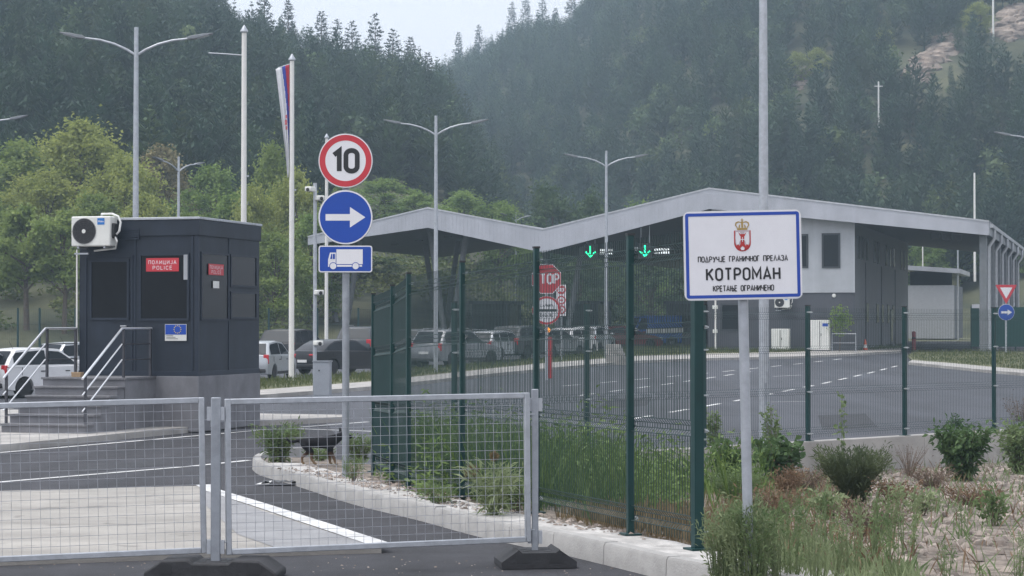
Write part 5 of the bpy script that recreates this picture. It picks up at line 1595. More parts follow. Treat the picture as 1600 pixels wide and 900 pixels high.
# kites: many small leaves or blades as one mesh
def kites(P, D, L, Wd, droop=.0, up=None):
    P, D = np.asarray(P, float), np.asarray(D, float); n = len(P)
    D = D / (np.linalg.norm(D, axis=1, keepdims=True) + 1e-9)
    rv = nrg.normal(size=(n, 3)) if up is None else np.tile(up, (n, 1)) + nrg.normal(size=(n, 3)) * .35
    N = np.cross(D, rv); N /= np.linalg.norm(N, axis=1, keepdims=True) + 1e-9
    L = np.asarray(L).reshape(-1, 1) * np.ones((n, 1)); Wd = np.asarray(Wd).reshape(-1, 1) * np.ones((n, 1))
    mid = P + D * L * .5; tip = P + D * L
    tip[:, 2] -= (droop * L[:, 0])
    V = np.stack([P, mid + N * Wd, tip, mid - N * Wd], 1).reshape(-1, 3)
    F = np.arange(4 * n).reshape(-1, 4)
    return V, F
def rand_dir(n, zlo=-1., zhi=1.):
    z = nrg.uniform(zlo, zhi, n); a = nrg.uniform(0, 2 * math.pi, n); r = np.sqrt(np.maximum(0, 1 - z * z))
    return np.stack([r * np.cos(a), r * np.sin(a), z], 1)

locust_l = leaf_mat("locust_leaves", (.14, .20, .045), (.30, .37, .11), .46, scale=.8)
locust_y = leaf_mat("locust_leaves_yellow", (.20, .24, .055), (.40, .43, .13), .46, scale=.8)
broad_l = leaf_mat("broad_leaves", (.13, .21, .05), (.28, .37, .11), .46, scale=.8)
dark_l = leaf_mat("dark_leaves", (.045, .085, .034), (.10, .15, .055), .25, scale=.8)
olive_l = leaf_mat("olive_leaves", (.19, .165, .08), (.31, .27, .14), .25, scale=.9)
def broadleaf(name, seed, leaf, h=9., wd=7., bare=.22, nleaf=5200, flat_=.5, lsize=(.16, .34)):
    """trunk with limbs that end in leaf clumps; the crown is loose leaves gathered round the limb ends"""
    global nrg
    save = nrg; nrg = np.random.default_rng(seed); r_ = random.Random(seed)
    t = thing(name, "tree", "tree")
    m = MB(); ends = []
    th = h * .62
    tr = [(0, 0, -.4), (.05, 0, h * .2), (r_.uniform(-.2, .2), r_.uniform(-.2, .2), h * .42), (r_.uniform(-.3, .3), r_.uniform(-.3, .3), th), (r_.uniform(-.3, .3), r_.uniform(-.3, .3), h * .9)]
    m.tube(tr, [.2, .16, .12, .08, .03], 8)
    nl = 19
    for i in range(nl):
        f = i / (nl - 1); z0 = h * (bare + .5 * f)
        a = i * 2.4 + r_.uniform(-.4, .4)
        rr = wd / 2 * (math.sin(math.pi * (.18 + .78 * f)) ** .7) * r_.uniform(.55, 1.05)
        z1 = h * (bare + .1 + (.93 - bare - .1) * f) + r_.uniform(-.3, .3)
        e = Vector((rr * math.cos(a), rr * math.sin(a), z1))
        md = Vector((e.x * .5, e.y * .5, (z0 + z1) / 2 + .1))
        m.tube([(0, 0, z0), md, e], [.07, .045, .015], 5)
        ends.append((e, r_.uniform(.75, 1.35))); ends.append((md.lerp(e, .45) + Vector((r_.uniform(-.6, .6), r_.uniform(-.6, .6), r_.uniform(.1, .7))), r_.uniform(.6, 1.1)))
    ends.append((Vector((0, 0, h * .95)), .8)); ends.append((Vector((.3, .2, h * .86)), 1.1))
    m.build("trunk", bark, t)
    C_ = np.array([tuple(e) for e, _ in ends]); S_ = np.array([s for _, s in ends]) * wd / 7.
    pick = nrg.choice(len(C_), nleaf, p=S_ ** 2 / (S_ ** 2).sum())
    d = rand_dir(nleaf); rr = np.abs(nrg.normal(0, .68, nleaf)) ** .85
    P = C_[pick] + d * (rr * S_[pick])[:, None] * np.array([1.05, 1.05, flat_])
    D = rand_dir(nleaf, -.6, .5)
    V, F = kites(P, D, nrg.uniform(*lsize, nleaf), nrg.uniform(lsize[0] * .3, lsize[1] * .36, nleaf), .15)
    np_mesh("crown", V, F, leaf, t)
    nrg = save
    t['_h'] = h; t['_w'] = wd
    return t
VAR = {'a': broadleaf("locust_tree", 21, locust_y, 9, 7.5, .08, 16000, .72), 'b': broadleaf("locust_tree", 22, locust_l, 9, 7.5, .05, 16000, .74),
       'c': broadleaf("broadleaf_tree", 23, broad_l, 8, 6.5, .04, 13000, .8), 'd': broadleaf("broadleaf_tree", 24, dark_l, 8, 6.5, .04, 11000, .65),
       'e': broadleaf("locust_tree", 25, olive_l, 9, 6.5, .06, 11000, .7), 'f': broadleaf("locust_tree", 26, locust_l, 6.5, 5, .3, 9000, .5)}
used_v = set()
def tree(var, px, top, Y, wpx, label, group):
    x = W(px, 500, Y).x; z = max(g(Y) - .1, hill(x, Y)) - .05
    h = W(px, top, Y).z - z
    src = VAR[var]; h0, w0 = src['_h'], src['_w']
    sx = wpx * Y / FPX / w0; sz = h / (h0 * 1.02)
    rz = rng.uniform(0, 6.28)
    if var in used_v: o = dup(src, (x, Y, z), rz, label, (sx, sx, sz))
    else:
        o = src; used_v.add(var); o.location = (x, Y, z); o.rotation_euler = (0, 0, rz); o.scale = (sx, sx, sz); o['label'] = label
    o['group'] = group
GL1, GL2 = "locust trees on the bank behind the cars", "broadleaf trees behind the canopy"
for a in [
 ('a', 118, 182, 142, 190, "tallest yellow-green locust tree, left of the lamp post above the air conditioner"),
 ('b', 30, 215, 146, 170, "locust tree at the photo's left edge behind the tallest yellow-green one"),
 ('a', 195, 238, 136, 150, "yellow-green locust crown directly behind the first lamp post"),
 ('e', 250, 222, 152, 110, "brownish olive locust tree between the first lamp post and the edge-on lamp"),
 ('f', 42, 318, 122, 130, "dark green locust with a bare thin trunk above the white hatchback, left of its twin"),
 ('f', 100, 325, 121, 120, "locust with a bare thin trunk rising just left of the air conditioner"),
 ('b', 155, 300, 132, 140, "broad green locust behind the air conditioner"),
 ('b', 300, 330, 130, 130, "low green locust over the cabin roof under the edge-on lamp"),
 ('c', 365, 300, 134, 120, "bushy green tree behind the bare white flagpole"),
 ('b', 425, 222, 140, 120, "green locust tree between the two white flagpoles"),
 ('a', 462, 262, 133, 110, "yellow-green locust behind the furled banner's pole"),
 ('b', 430, 360, 124, 130, "lower locust tree behind the silver and black cars beside the cabin"),
 ('a', 352, 390, 123, 120, "yellow-green shrub-like locust hidden mostly by the cabin roof"),
 ('c', 490, 330, 128, 110, "green tree behind the camera mast"),
 ('a', 75, 262, 138, 150, "yellow-green locust between the left edge and the air conditioner, in front of the tallest one"),
 ('a', 225, 300, 128, 120, "yellow-green locust crown just over the cabin roof right of the first lamp post"),
 ('b', -20, 300, 130, 120, "green locust cut by the photo's left edge, lower than the others"),
 ('c', 330, 255, 148, 110, "green tree between the edge-on lamp and the bare white flagpole"),
 ('a', 400, 285, 130, 100, "yellow-green locust directly right of the bare white flagpole"),
 ('a', 520, 320, 145, 110, "yellow-green tree just behind the round blue arrow sign's left half"),
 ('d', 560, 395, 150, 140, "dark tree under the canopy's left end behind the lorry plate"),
]: tree(*a, GL1)
for a in [
 ('c', 535, 290, 172, 110, "pale green tree behind the blue arrow sign"),
 ('c', 600, 278, 178, 110, "pale green tree rising over the canopy just right of the round signs"),
 ('c', 655, 300, 175, 100, "green tree over the left ridge of the folded roof"),
 ('c', 722, 296, 178, 110, "green tree over the roof right of the second lamp post"),
 ('c', 782, 312, 176, 100, "green tree by the far lamp over the roof valley"),
 ('d', 858, 286, 186, 120, "darker round tree above the roof valley"),
 ('d', 920, 298, 186, 110, "darker round tree left of the third lamp post over the roof"),
 ('c', 1000, 312, 190, 110, "green tree showing over the rising roof right of the third lamp post"),
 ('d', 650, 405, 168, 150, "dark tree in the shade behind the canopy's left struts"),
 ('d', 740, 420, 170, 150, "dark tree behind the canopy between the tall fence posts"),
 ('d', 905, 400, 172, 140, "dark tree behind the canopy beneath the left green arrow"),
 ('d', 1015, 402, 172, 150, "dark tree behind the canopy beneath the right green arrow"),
 ('c', 1452, 372, 205, 90, "green tree seen through the gap beside the terminal's side wall"),
 ('c', 1505, 388, 208, 90, "green tree seen through the gap beside the right eave columns"),
 ('c', 1575, 392, 205, 100, "green tree behind the right eave downpipes"),
]: tree(*a, GL2)
# yellowing broadleaf trees high on the right slope
for px, py, sc, lab in ((1243, 118, .55, "yellowing round tree high on the right slope beside the lamp pole"), (1275, 106, .5, "orange-yellow tree on the right slope between lamp pole and rocky scar"), (1382, 74, .5, "pale yellow-green tree left of the rocky scar"), (1532, 44, .6, "pale green tree below the hilltop mast"), (1098, 208, .0, "")):
    if not sc: continue
    p = G(px, py + 14, 0, lambda x, y: hill(x, y) if y > 115 else g(y))
    o = dup(VAR['a'], p - Vector((0, 0, .3)), rng.uniform(0, 6), lab, sc); o['group'] = "pale broadleaf trees on the right slope"

# ---- undergrowth on the bank at the foot of the hills
P = []
for i in range(420):
    px = nrg.uniform(-80, 1010); Y = nrg.uniform(117, 170)
    if px < 90 and nrg.random() < .7: continue
    if px > 480 and Y < 140: continue
    x = W(px, 500, Y).x; r = nrg.uniform(.6, 1.9); n = int(90 * r)
    z = max(g(Y) - .1, hill(x, Y))
    d = rand_dir(n); q = d * (nrg.random(n) ** .5 * r)[:, None]
    q[:, 2] = np.abs(q[:, 2]) * nrg.uniform(.7, 1.3)
    P.append(q + np.array([x, Y, z]))
P = np.concatenate(P); V, F = kites(P, rand_dir(len(P), -.2, .9), nrg.uniform(.18, .42, len(P)), nrg.uniform(.05, .12, len(P)), .1)
tag(np_mesh("undergrowth", V, F, leaf_mat("undergrowth_leaves", (.08, .115, .034), (.20, .22, .075), .3, scale=.25)), "tangled low undergrowth on the bank at the foot of the hills", "undergrowth", None, 'stuff')
# ---- pines that stand out against the sky along the ridges
pine_leaf = leaf_mat("pine_leaves", (.016, .030, .018), (.038, .056, .032), .1, scale=.7)
def ridge_pine(seed, tiers, h=15., rad=2.1, bare=.45):
    global nrg
    save = nrg; nrg = np.random.default_rng(seed)
    t = thing("pine_tree", "tree", "tree")
    m = MB(); m.tube([(0, 0, -1), (.1, 0, h * .4), (0, .1, h * .75), (0, 0, h)], [.2, .15, .09, .02], 6)
    P, D = [], []
    for l in range(tiers):
        f = l / (tiers - 1); z = h * (bare + (1 - bare) * f)
        k = 6 - int(2.5 * f); R_ = rad * (1 - f) ** .6 * nrg.uniform(.6, 1.1) + .15
        for q in range(k):
            if nrg.random() < .15: continue
            a = 2 * math.pi * q / k + l * 1.3 + nrg.uniform(-.4, .4); L = R_ * nrg.uniform(.6, 1.1)
            e = np.array([math.cos(a) * L, math.sin(a) * L, z + L * .12])
            m.tube([(0, 0, z - .1), tuple(e)], [.04, .012], 4)
            n = int(26 * L / rad) + 6
            tt = nrg.uniform(.3, 1.05, n)
            for s in tt:
                P.append(np.array([0, 0, z - .1]) * (1 - s) + e * s + nrg.normal(size=3) * .14)
                D.append(np.array([math.cos(a), math.sin(a), .5]) + nrg.normal(size=3) * .7)
    m.build("trunk", bark, t)
    V, F = kites(P, D, nrg.uniform(.3, .6, len(P)), nrg.uniform(.07, .14, len(P)))
    np_mesh("crown", V, F, pine_leaf, t)
    nrg = save
    return t
RP = [ridge_pine(31, 12), ridge_pine(32, 15, bare=.35), ridge_pine(33, 20, rad=2.8, bare=.15)]
rp_used = set()
for v, px, top, Y, lab in [
 (0, 412, -14, 322, "ridge pine furthest left against the sky, above the bare flagpole's right"),
 (1, 449, 2, 323, "pointed ridge pine above the furled banner"),
 (1, 501, 20, 324, "small ridge pine above the round 10 sign's left edge"),
 (2, 526, 32, 326, "dense pointed ridge pine directly above the round 10 sign"),
 (0, 549, 36, 326, "small open ridge pine just right of the dense pointed one"),
 (0, 585, 25, 324, "tall open-crowned ridge pine with bare trunk on the left skyline"),
 (0, 614, 48, 326, "leaning open-crowned ridge pine right of the tallest left skyline pine"),
 (1, 641, 60, 327, "last ridge pine on the left skyline before the valley notch"),
 (1, 668, 84, 328, "small ridge pine at the bottom of the valley notch"),
 (1, 716, 52, 552, "small pine at the foot of the right skyline"),
 (2, 748, 40, 554, "pine low on the right skyline"),
 (2, 800, 4, 556, "broad pine on the right skyline left of the highest clump"),
 (2, 822, -6, 556, "tall dense pine at the top of the right skyline"),
 (2, 848, -3, 556, "dense pine beside the tallest on the right skyline"),
 (1, 868, 14, 556, "thin pine at the dip of the right skyline"),
 (0, 893, -26, 552, "open pine with two bare trunks at the right end of the sky"),
]:
    x = W(px, 500, Y).x; z = hill(x, Y) - .5; h = W(px, top, Y).z - z
    s = h / 15.
    if v in rp_used: o = dup(RP[v], (x, Y, z), rng.uniform(0, 6), lab, (max(.9, s) * .95, max(.9, s) * .95, s))
    else:
        o = RP[v]; rp_used.add(v); o.location = (x, Y, z); o.scale = (max(.9, s) * .95, max(.9, s) * .95, s); o['label'] = lab
    o['group'] = "pines on the skyline"

# masts and rocks on the right slope
HF = lambda x, y: hill(x, y) if y > 115 else g(y)
p = G(1373, 236, 0, HF); k = p.y / FPX
t = thing("utility_pole", "slim white utility pole with a crossarm halfway up the wooded right slope", "utility pole", p)
m = MB(); m.tube([(0, 0, -2), (0, 0, 109 * k)], [.12, .09], 8); m.build("pole", pole_white, t)
m = MB(); m.bx(-.5, .5, -.05, .05, 101 * k, 101 * k + .1); m.build("crossarm", pole_white, t)
p = G(1552, 70, 0, HF); k = p.y / FPX
t = thing("utility_pole", "white mast beside the pale rocks at the top right of the slope", "utility pole", p)
m = MB(); m.tube([(0, 0, -2), (0, 0, 16)], [.16, .12], 8); m.build("pole", pole_white, t)
m = MB(); m.bx(-.5, .5, -.06, .06, 14.6, 14.75); m.build("crossarm", pole_white, t)
rock_m = M("rock", (.20, .155, .13), .95, var=.35, scale=.6, bump=.8, bscale=3, detail=12, col2=(.32, .26, .215))
def rocks(label, px, py, n, sx, sy, rs):
    p = G(px, py, 0, HF); t = thing("rock_outcrop", label, "rocks", p)
    m = MB(); k = p.y / FPX
    for i in range(n):
        x = p.x + nrg.uniform(-1, 1) * sx * k; y = p.y + nrg.uniform(-1, 1) * sy * k * 2.2 + (x - p.x) * 2.2
        r = nrg.uniform(*rs); z = hill(x, y) - r * .25
        vs = []; 
        for a in range(6):
            for b_ in (-.5, .15, .62):
                q = r * nrg.uniform(.7, 1.2) * math.sqrt(max(.05, 1 - b_ * b_)); vs.append((x - p.x + q * math.cos(a * 1.047) * 1.35, y - p.y + q * math.sin(a * 1.047), z - p.z + r * b_ * nrg.uniform(.7, 1.1)))
        fs = []
        for a in range(6):
            a2 = (a + 1) % 6
            for l in range(2): fs.append((a * 3 + l, a2 * 3 + l, a2 * 3 + l + 1, a * 3 + l + 1))
        fs.append(tuple(a * 3 + 2 for a in range(6)))
        m.add(vs, fs)
    m.build("rock_face", rock_m, t, smooth=False)
rocks("pale pinkish rock scar crossing the right slope below the skyline", 1458, 92, 150, 46, 17, (.4, 1.5))
rocks("pale rocky patch at the photo's top right corner", 1584, 42, 130, 32, 20, (.45, 1.7))
rocks("small pale rocks beside the yellowing trees on the slope", 1262, 118, 14, 18, 6, (.5, 1.2))

# ---- far fence behind the parked cars
fx = []
for px in (-60, 28, 62, 118, 420, 452, 496, 560, 628):
    Yf = 114.5; fx.append((W(px, 500, Yf).x, Yf, g(Yf) - .05, W(px, 481, Yf).z))
root = thing("green_mesh_fence", "distant green mesh fence on the bank behind the parked cars", "fence", (fx[0][0], fx[0][1], 0))
for x, y, zb, zt in fx:
    m = MB(); m.bx(x - fx[0][0] - .05, x - fx[0][0] + .05, -.05, .05, zb, zt); m.build("post", fence_green, root)
m = MB(); L = fx[-1][0] - fx[0][0]; z0, z1 = fx[0][2] + .1, fx[0][3] - .1
for i in range(int(L / .1)): m.tube([(i * .1, 0, z0), (i * .1, 0, z1)], .0045, 3, caps=False)
for q in range(4): m.tube([(0, 0, z0 + (z1 - z0) * q / 3), (L, 0, z0 + (z1 - z0) * q / 3)], .007, 3, caps=False)
m.build("wire_panel", wire_green, root, smooth=False, fix=False)
# ================================================================== plants, grass and stones
grass_l = leaf_mat("grass_blades", (.05, .10, .022), (.14, .20, .055), .3, scale=2.5)
grass_dry = leaf_mat("dry_blades", (.16, .12, .06), (.26, .20, .12), .2, scale=3)
grass_mix = leaf_mat("median_blades", (.06, .09, .025), (.14, .15, .06), .3, scale=1.2)
weed_l = leaf_mat("weed_leaves", (.11, .165, .07), (.23, .30, .135), .4, scale=3)
weed_pale = leaf_mat("weed_pale", (.20, .25, .125), (.34, .39, .22), .45, scale=3)
broom_l = leaf_mat("broom_leaves", (.075, .10, .05), (.15, .18, .09), .35, scale=2)
bush_l = leaf_mat("bush_leaves", (.05, .10, .036), (.12, .185, .075), .35, scale=3)
rust_l = leaf_mat("rust_leaves", (.15, .09, .055), (.27, .19, .12), .2, scale=3)
twig_l = leaf_mat("twig_stems", (.14, .10, .075), (.22, .17, .13), .1, scale=3)
def blades(name, pts, hrange, wd, mat, label, lean=.45, cat="grass"):
    pts = np.asarray(pts); n = len(pts)
    D = rand_dir(n, 0, 1) * lean + np.array([0, 0, 1.])
    L = nrg.uniform(*hrange, n) * nrg.uniform(.5, 1, n)
    V, F = kites(pts, D, L, wd * nrg.uniform(.6, 1.3, n), .12)
    return tag(np_mesh(name, V, F, mat), label, cat, None, 'stuff')
def inside(poly, x, y):
    c = False; j = len(poly) - 1
    for i in range(len(poly)):
        xi, yi, xj, yj = poly[i][0], poly[i][1], poly[j][0], poly[j][1]
        if (yi > y) != (yj > y) and x < (xj - xi) * (y - yi) / (yj - yi) + xi: c = not c
        j = i
    return c
def scatter(poly, n, zf, dens=None):
    xs = [p[0] for p in poly]; ys = [p[1] for p in poly]; out = []
    tries = 0
    while len(out) < n and tries < n * 60:
        tries += 1
        x, y = nrg.uniform(min(xs), max(xs)), nrg.uniform(min(ys), max(ys))
        if not inside(poly, x, y): continue
        if dens and nrg.random() > dens(x, y): continue
        out.append((x, y, zf(x, y)))
    return out
patch = lambda x, y, s=1.: .5 + .5 * math.sin(x * 1.9 * s + 1.3 * math.sin(y * 1.1 * s)) * math.sin(y * 1.5 * s + math.sin(x * .9 * s))
med = KI + TP
blades("grass", scatter(med, 16000, lambda x, y: g(y) + .1, lambda x, y: .35 + .65 * patch(x, y, .4)), (.12, .42), .014, grass_mix, "rough grass on the green strip in front of the parked cars")
blades("grass", scatter(RI, 7000, lambda x, y: g(y) + .1, lambda x, y: .25 + .75 * patch(x, y, .4)), (.1, .34), .015, grass_mix, "rough grass on the island under the yield triangle")
# inside the green fence
thin = lambda x, y: 1.0 if 800 + FPX * x / y < 850 else (.28 if y < 27 else .7)
fence_in = [(-1.75, 28.6), (-.95, 24.0), (-.35, 21.8), (.38, 19.7), (1.1, 17.55), (1.5, 16.4), (1.9, 18.6), (3.0, 26), (4.3, 34.6), (1.2, 32.3), (-.8, 30.6)]
blades("grass", scatter(fence_in, 7500, gp, lambda x, y: min(1, max(0, (y - 17.8) / 5.0)) ** 1.3 * (.15 + .85 * patch(x, y, 1.6)) * (1.0 if x < 1.15 + .04 * (y - 17) else .12) * thin(x, y)), (.3, 1.35), .009, grass_l, "tall green grass growing inside the green fence")
blades("grass", scatter(fence_in[3:9], 3600, gp, lambda x, y: max(0.05, 1 - max(0, y - 17.5) / 5)), (.08, .34), .008, grass_dry, "dry straw and litter along the foot of the nearest green fence")
# leafy weeds among the grass inside the fence
P = []
for x, y, z in scatter(fence_in, 130, gp, lambda x, y: (min(1, max(0, (y - 18.2) / 4.5)) ** 1.2) * (1.0 if x < 1.6 else .3) * thin(x, y)):
    r = nrg.uniform(.12, .42) * (1 if y < 20.5 else 1.35); n = int(620 * r); d = rand_dir(n, -.2, 1); q = d * (nrg.random(n) ** .5 * r)[:, None]
    q[:, 2] = np.abs(q[:, 2]) * nrg.uniform(1.2, 2.6) + .02; P.append(q + np.array([x, y, z]))
P = np.concatenate(P); V, F = kites(P, rand_dir(len(P), -.1, 1), nrg.uniform(.05, .15, len(P)), nrg.uniform(.008, .022, len(P)), .1)
tag(np_mesh("weeds", V, F, leaf_mat("fence_weeds", (.09, .15, .045), (.20, .28, .09), .3, scale=1.2)), "leafy green weeds crowding inside the green fence", "weeds", None, 'stuff')
# weeds over the gravel
PLOT = [(2.0, 15.0), (2.6, 14.2), (7, 13.5), (16, 13.3), (19, 30), (14.5, 43.5), (5.2, 35.8), (3.4, 33.5), (2.0, 18)]
blades("grass", scatter([(1.72, 15.2), (1.95, 14.0), (2.7, 13.7), (2.75, 14.6), (2.5, 16), (2.4, 17.4), (1.95, 17.2)], 3000, gp, lambda x, y: .2 + .8 * patch(x, y, 1.7)), (.06, .26), .006, weed_pale, "low green ground cover at the fence corner in front of the board")
blades("dry_weeds", scatter(PLOT, 5200, gp, lambda x, y: patch(x + 3, y, 1.1) ** 1.5 * (1.0 if x < 2.7 + .13 * (y - 15) else .10)), (.06, .36), .007, rust_l, "reddish dry weeds scattered over the gravel", .9, "weeds")
blades("weeds", scatter(PLOT, 8500, gp, lambda x, y: patch(x, y + 2, 1.1) ** 1.8 * (1.0 if x < 2.8 + .12 * (y - 15) else .22)), (.06, .36), .008, weed_l, "small green weeds scattered over the gravel", .9, "weeds")
# stones
def stones(name, pts, rr, mat, label):
    base = np.array([[1, 0, 0], [.5, .87, 0], [-.5, .87, 0], [-1, 0, 0], [-.5, -.87, 0], [.5, -.87, 0], [.5, .2, .6], [-.3, .5, .55], [-.3, -.5, .6]], float)
    Fq = np.array([[0, 1, 6], [1, 2, 7], [1, 7, 6], [2, 3, 7], [3, 8, 7], [3, 4, 8], [4, 5, 8], [5, 6, 8], [5, 0, 6], [6, 7, 8]])
    pts = np.asarray(pts); n = len(pts)
    r = nrg.uniform(*rr, n) * nrg.uniform(.5, 1.0, n) ** 1.5
    a = nrg.uniform(0, 6.28, n); c, s = np.cos(a), np.sin(a)
    B = base[None] * nrg.uniform(.7, 1.3, (n, 9, 3)) * r[:, None, None] * np.array([1.2, .8, 1.])
    V = np.empty_like(B); V[..., 0] = B[..., 0] * c[:, None] - B[..., 1] * s[:, None]; V[..., 1] = B[..., 0] * s[:, None] + B[..., 1] * c[:, None]; V[..., 2] = B[..., 2]
    V += pts[:, None, :]
    F = (Fq[None] + (np.arange(n) * 9)[:, None, None]).reshape(-1, 3)
    tint = np.repeat(np.concatenate([np.repeat(nrg.uniform(.4, 1.3, (n, 1)), 3, 1) * np.array([1, .97, .94]), np.ones((n, 1))], 1), 9, 0)
    return tag(np_mesh(name, V.reshape(-1, 3), F, mat, tint=tint), label, "stones", None, 'stuff')
stone_m = leaf_mat("stone_chips", (.20, .17, .15), (.35, .31, .28), 0., True, .9, 2.)
GR = [(2.2, 15.6), (2.5, 13.8), (7, 13.3), (14, 13.2), (18, 30), (12, 41), (5.4, 35.6), (3.6, 30), (2.6, 20)]
stones("gravel", scatter(GR, 15000, gp, lambda x, y: .1 + .9 * patch(x + 1, y, .8)), (.02, .085), stone_m, "pale broken limestone chips covering the plot")
stones("rubble", scatter([(-2.9, 29.5), (-2.2, 27.5), (-1.1, 24.2), (0.2, 19.8), (1.3, 16.7), (1.0, 16.8), (-.4, 20.0), (-1.6, 23.8), (-3.2, 28.5)], 900, lambda x, y: g(y) + .16, lambda x, y: patch(x, y, 2)), (.01, .035), stone_m, "small stones and crumbs along the kerb strip")
stones("grit", scatter([(-4, 14), (2.4, 14), (1.3, 16.2), (-1, 17), (-4, 16.6)], 420, lambda x, y: .0), (.004, .014), stone_m, "pale grit scattered on the asphalt in front of the barrier")

# ---- single plants
def stems_mesh(base_r, n, h, spread, seed):
    r_ = random.Random(seed); m = MB(); tips = []
    for i in range(n):
        a = r_.uniform(0, 6.28); b0 = Vector((base_r * r_.random() * math.cos(a), base_r * r_.random() * math.sin(a), -.03))
        a += r_.uniform(-.4, .4); s = spread * r_.random() ** .6; hh = h * r_.uniform(.7, 1.0)
        mid = b0 + Vector((s * .4 * math.cos(a), s * .4 * math.sin(a), hh * .55)); e = b0 + Vector((s * math.cos(a), s * math.sin(a), hh))
        m.tube([b0, mid, e], [.006, .004, .002], 4, caps=False); tips.append((b0, mid, e))
    return m, tips
def plant(name, label, px, py, h, spread, nst, nleaf, leaf, ll, lw, seed, stem=None, lo=.15, upright=.6, cat="plant", group=None, base=.05, fn=None, jit=.03):
    p = (fn or PG)(px, py)
    t = thing(name, label, cat, p, 0, group)
    m, tips = stems_mesh(base, nst, h, spread, seed)
    m.build("stems", stem or twig_l, t, fix=False)
    r2 = np.random.default_rng(seed)
    P, D = [], []
    for i in range(nleaf):
        b0, md, e = tips[r2.integers(len(tips))]; s = lo + (1 - lo) * r2.random() ** .8
        q = (b0.lerp(md, s * 2) if s < .5 else md.lerp(e, s * 2 - 1))
        P.append(np.array(q) + r2.normal(size=3) * jit)
        o_ = np.array([q.x, q.y, 0]); o_ = o_ / (np.linalg.norm(o_) + .02)
        D.append(o_ * .5 + r2.normal(size=3) * .55 + np.array([0, 0, upright]))
    P = np.array(P); P[:, 2] = np.maximum(P[:, 2], .01)
    V, F = kites(P, D, r2.uniform(*ll, nleaf), r2.uniform(*lw, nleaf), .15)
    np_mesh("leaves", V, F, leaf, t)
    return t
plant("broom_bush", "round fine-leaved dark bush standing alone on the gravel", 1336, 794, .74, .46, 150, 6800, broom_l, (.05, .12), (.004, .008), 1, broom_l, .1, 1.0, "bush", jit=.025)
plant("bush", "tall dark leafy bush in front of the low wall at the right", 1505, 752, .95, .42, 40, 2600, bush_l, (.07, .14), (.016, .03), 2, None, .12, .1, "bush", jit=.06)
plant("bush", "lower lighter bush cut off by the photo's right edge", 1592, 742, .95, .4, 30, 1500, weed_l, (.07, .14), (.012, .024), 3, None, .1, .3, "bush", jit=.06)
plant("bush", "slender leafy shrub rising from the tall dark bush's left side", 1490, 700, .75, .1, 10, 420, bush_l, (.07, .13), (.014, .022), 4, None, .1, .6, "bush", jit=.03)
plant("weed_plant", "dark broad-leaved plant behind the grey board post", 1215, 764, .78, .34, 26, 800, bush_l, (.09, .16), (.03, .05), 5, None, .2, .1, jit=.05)
plant("weed_plant", "dark leaved plant between the thick fence post and the board post", 1140, 766, .75, .3, 24, 640, bush_l, (.08, .15), (.024, .04), 6, None, .2, .1, jit=.05)
plant("weed_plant", "tall green plant behind the thick corner post", 1115, 752, 1.25, .12, 14, 700, weed_l, (.06, .11), (.01, .018), 7, None, .1, .6)
for px, py, h, sp, sd, lab in ((1158, 912, .62, .16, 81, "dense pale weed just left of the border board's post"), (1182, 916, .6, .17, 82, "dense pale weed just right of the border board's post"), (1125, 905, .5, .16, 83, "dense pale weed below the thick corner post")):
    plant("weed_plant", lab, px, py, h, sp * 1.1, 26, 850, weed_pale if sd != 82 else weed_l, (.03, .07), (.003, .008), sd, weed_pale, .06, .9, jit=.02)
for px, py, h, sp, sd, lab in ((1262, 770, .35, .4, 84, "rusty dry weeds left of the round fine-leaved bush"), (1215, 812, .35, .4, 85, "straw-coloured dry weeds between the board post and the yellow-green plant"), (1360, 838, .3, .4, 86, "straw-coloured dry weeds below the round fine-leaved bush"), (1520, 792, .26, .4, 87, "low dry weeds below the tall dark bush"), (1455, 765, .35, .4, 88, "dry brown weeds left of the tall dark bush")):
    plant("dry_plant", lab, px, py, h, sp, 60, 900, rust_l if sd % 2 else twig_l, (.03, .08), (.004, .009), sd, twig_l, .1, .6, jit=.05)
plant("weed_plant", "feathery light green plant at the foot of the board post", 1150, 792, .48, .36, 60, 2600, weed_l, (.04, .09), (.004, .008), 8, weed_l, .05, .8)
plant("weed_plant", "tall thin leafy stalk in front of the low wall", 1317, 746, 1.75, .05, 2, 60, weed_l, (.07, .12), (.02, .034), 9, weed_l, .2, .2)
plant("weed_plant", "tall narrow green plant just right of the board post", 1207, 752, 1.3, .12, 9, 420, weed_l, (.06, .12), (.012, .02), 10, None, .2, .5)
plant("dry_plant", "bare brown twiggy plant against the low wall", 1420, 744, .55, .3, 34, 200, twig_l, (.02, .05), (.003, .006), 11, twig_l, .3, .5)
plant("dry_plant", "reddish dry plant right of the round fine-leaved bush", 1396, 792, .34, .32, 40, 700, rust_l, (.03, .07), (.006, .012), 12, rust_l, .2, .4)
plant("dry_plant", "rusty dry plant between the board post and the round bush", 1232, 786, .5, .28, 40, 800, rust_l, (.03, .07), (.006, .012), 13, rust_l, .2, .5)
plant("weed_plant", "yellow-green small plant on the bare gravel", 1290, 818, .36, .14, 12, 240, weed_pale, (.05, .1), (.014, .024), 14, weed_pale, .2, .3)
plant("weed_plant", "small leafy plant alone on the gravel under the dark bush", 1552, 822, .36, .12, 9, 200, weed_l, (.05, .09), (.014, .024), 15, None, .2, .3)
plant("weed_plant", "olive weed on the gravel between round bush and dark bush", 1438, 806, .3, .16, 14, 260, weed_pale, (.04, .08), (.01, .018), 16, None, .2, .3)
plant("dry_plant", "pale dry bush cut by the right edge behind the lighter bush", 1596, 690, 1.1, .4, 40, 700, twig_l, (.04, .08), (.005, .009), 17, twig_l, .3, .5)
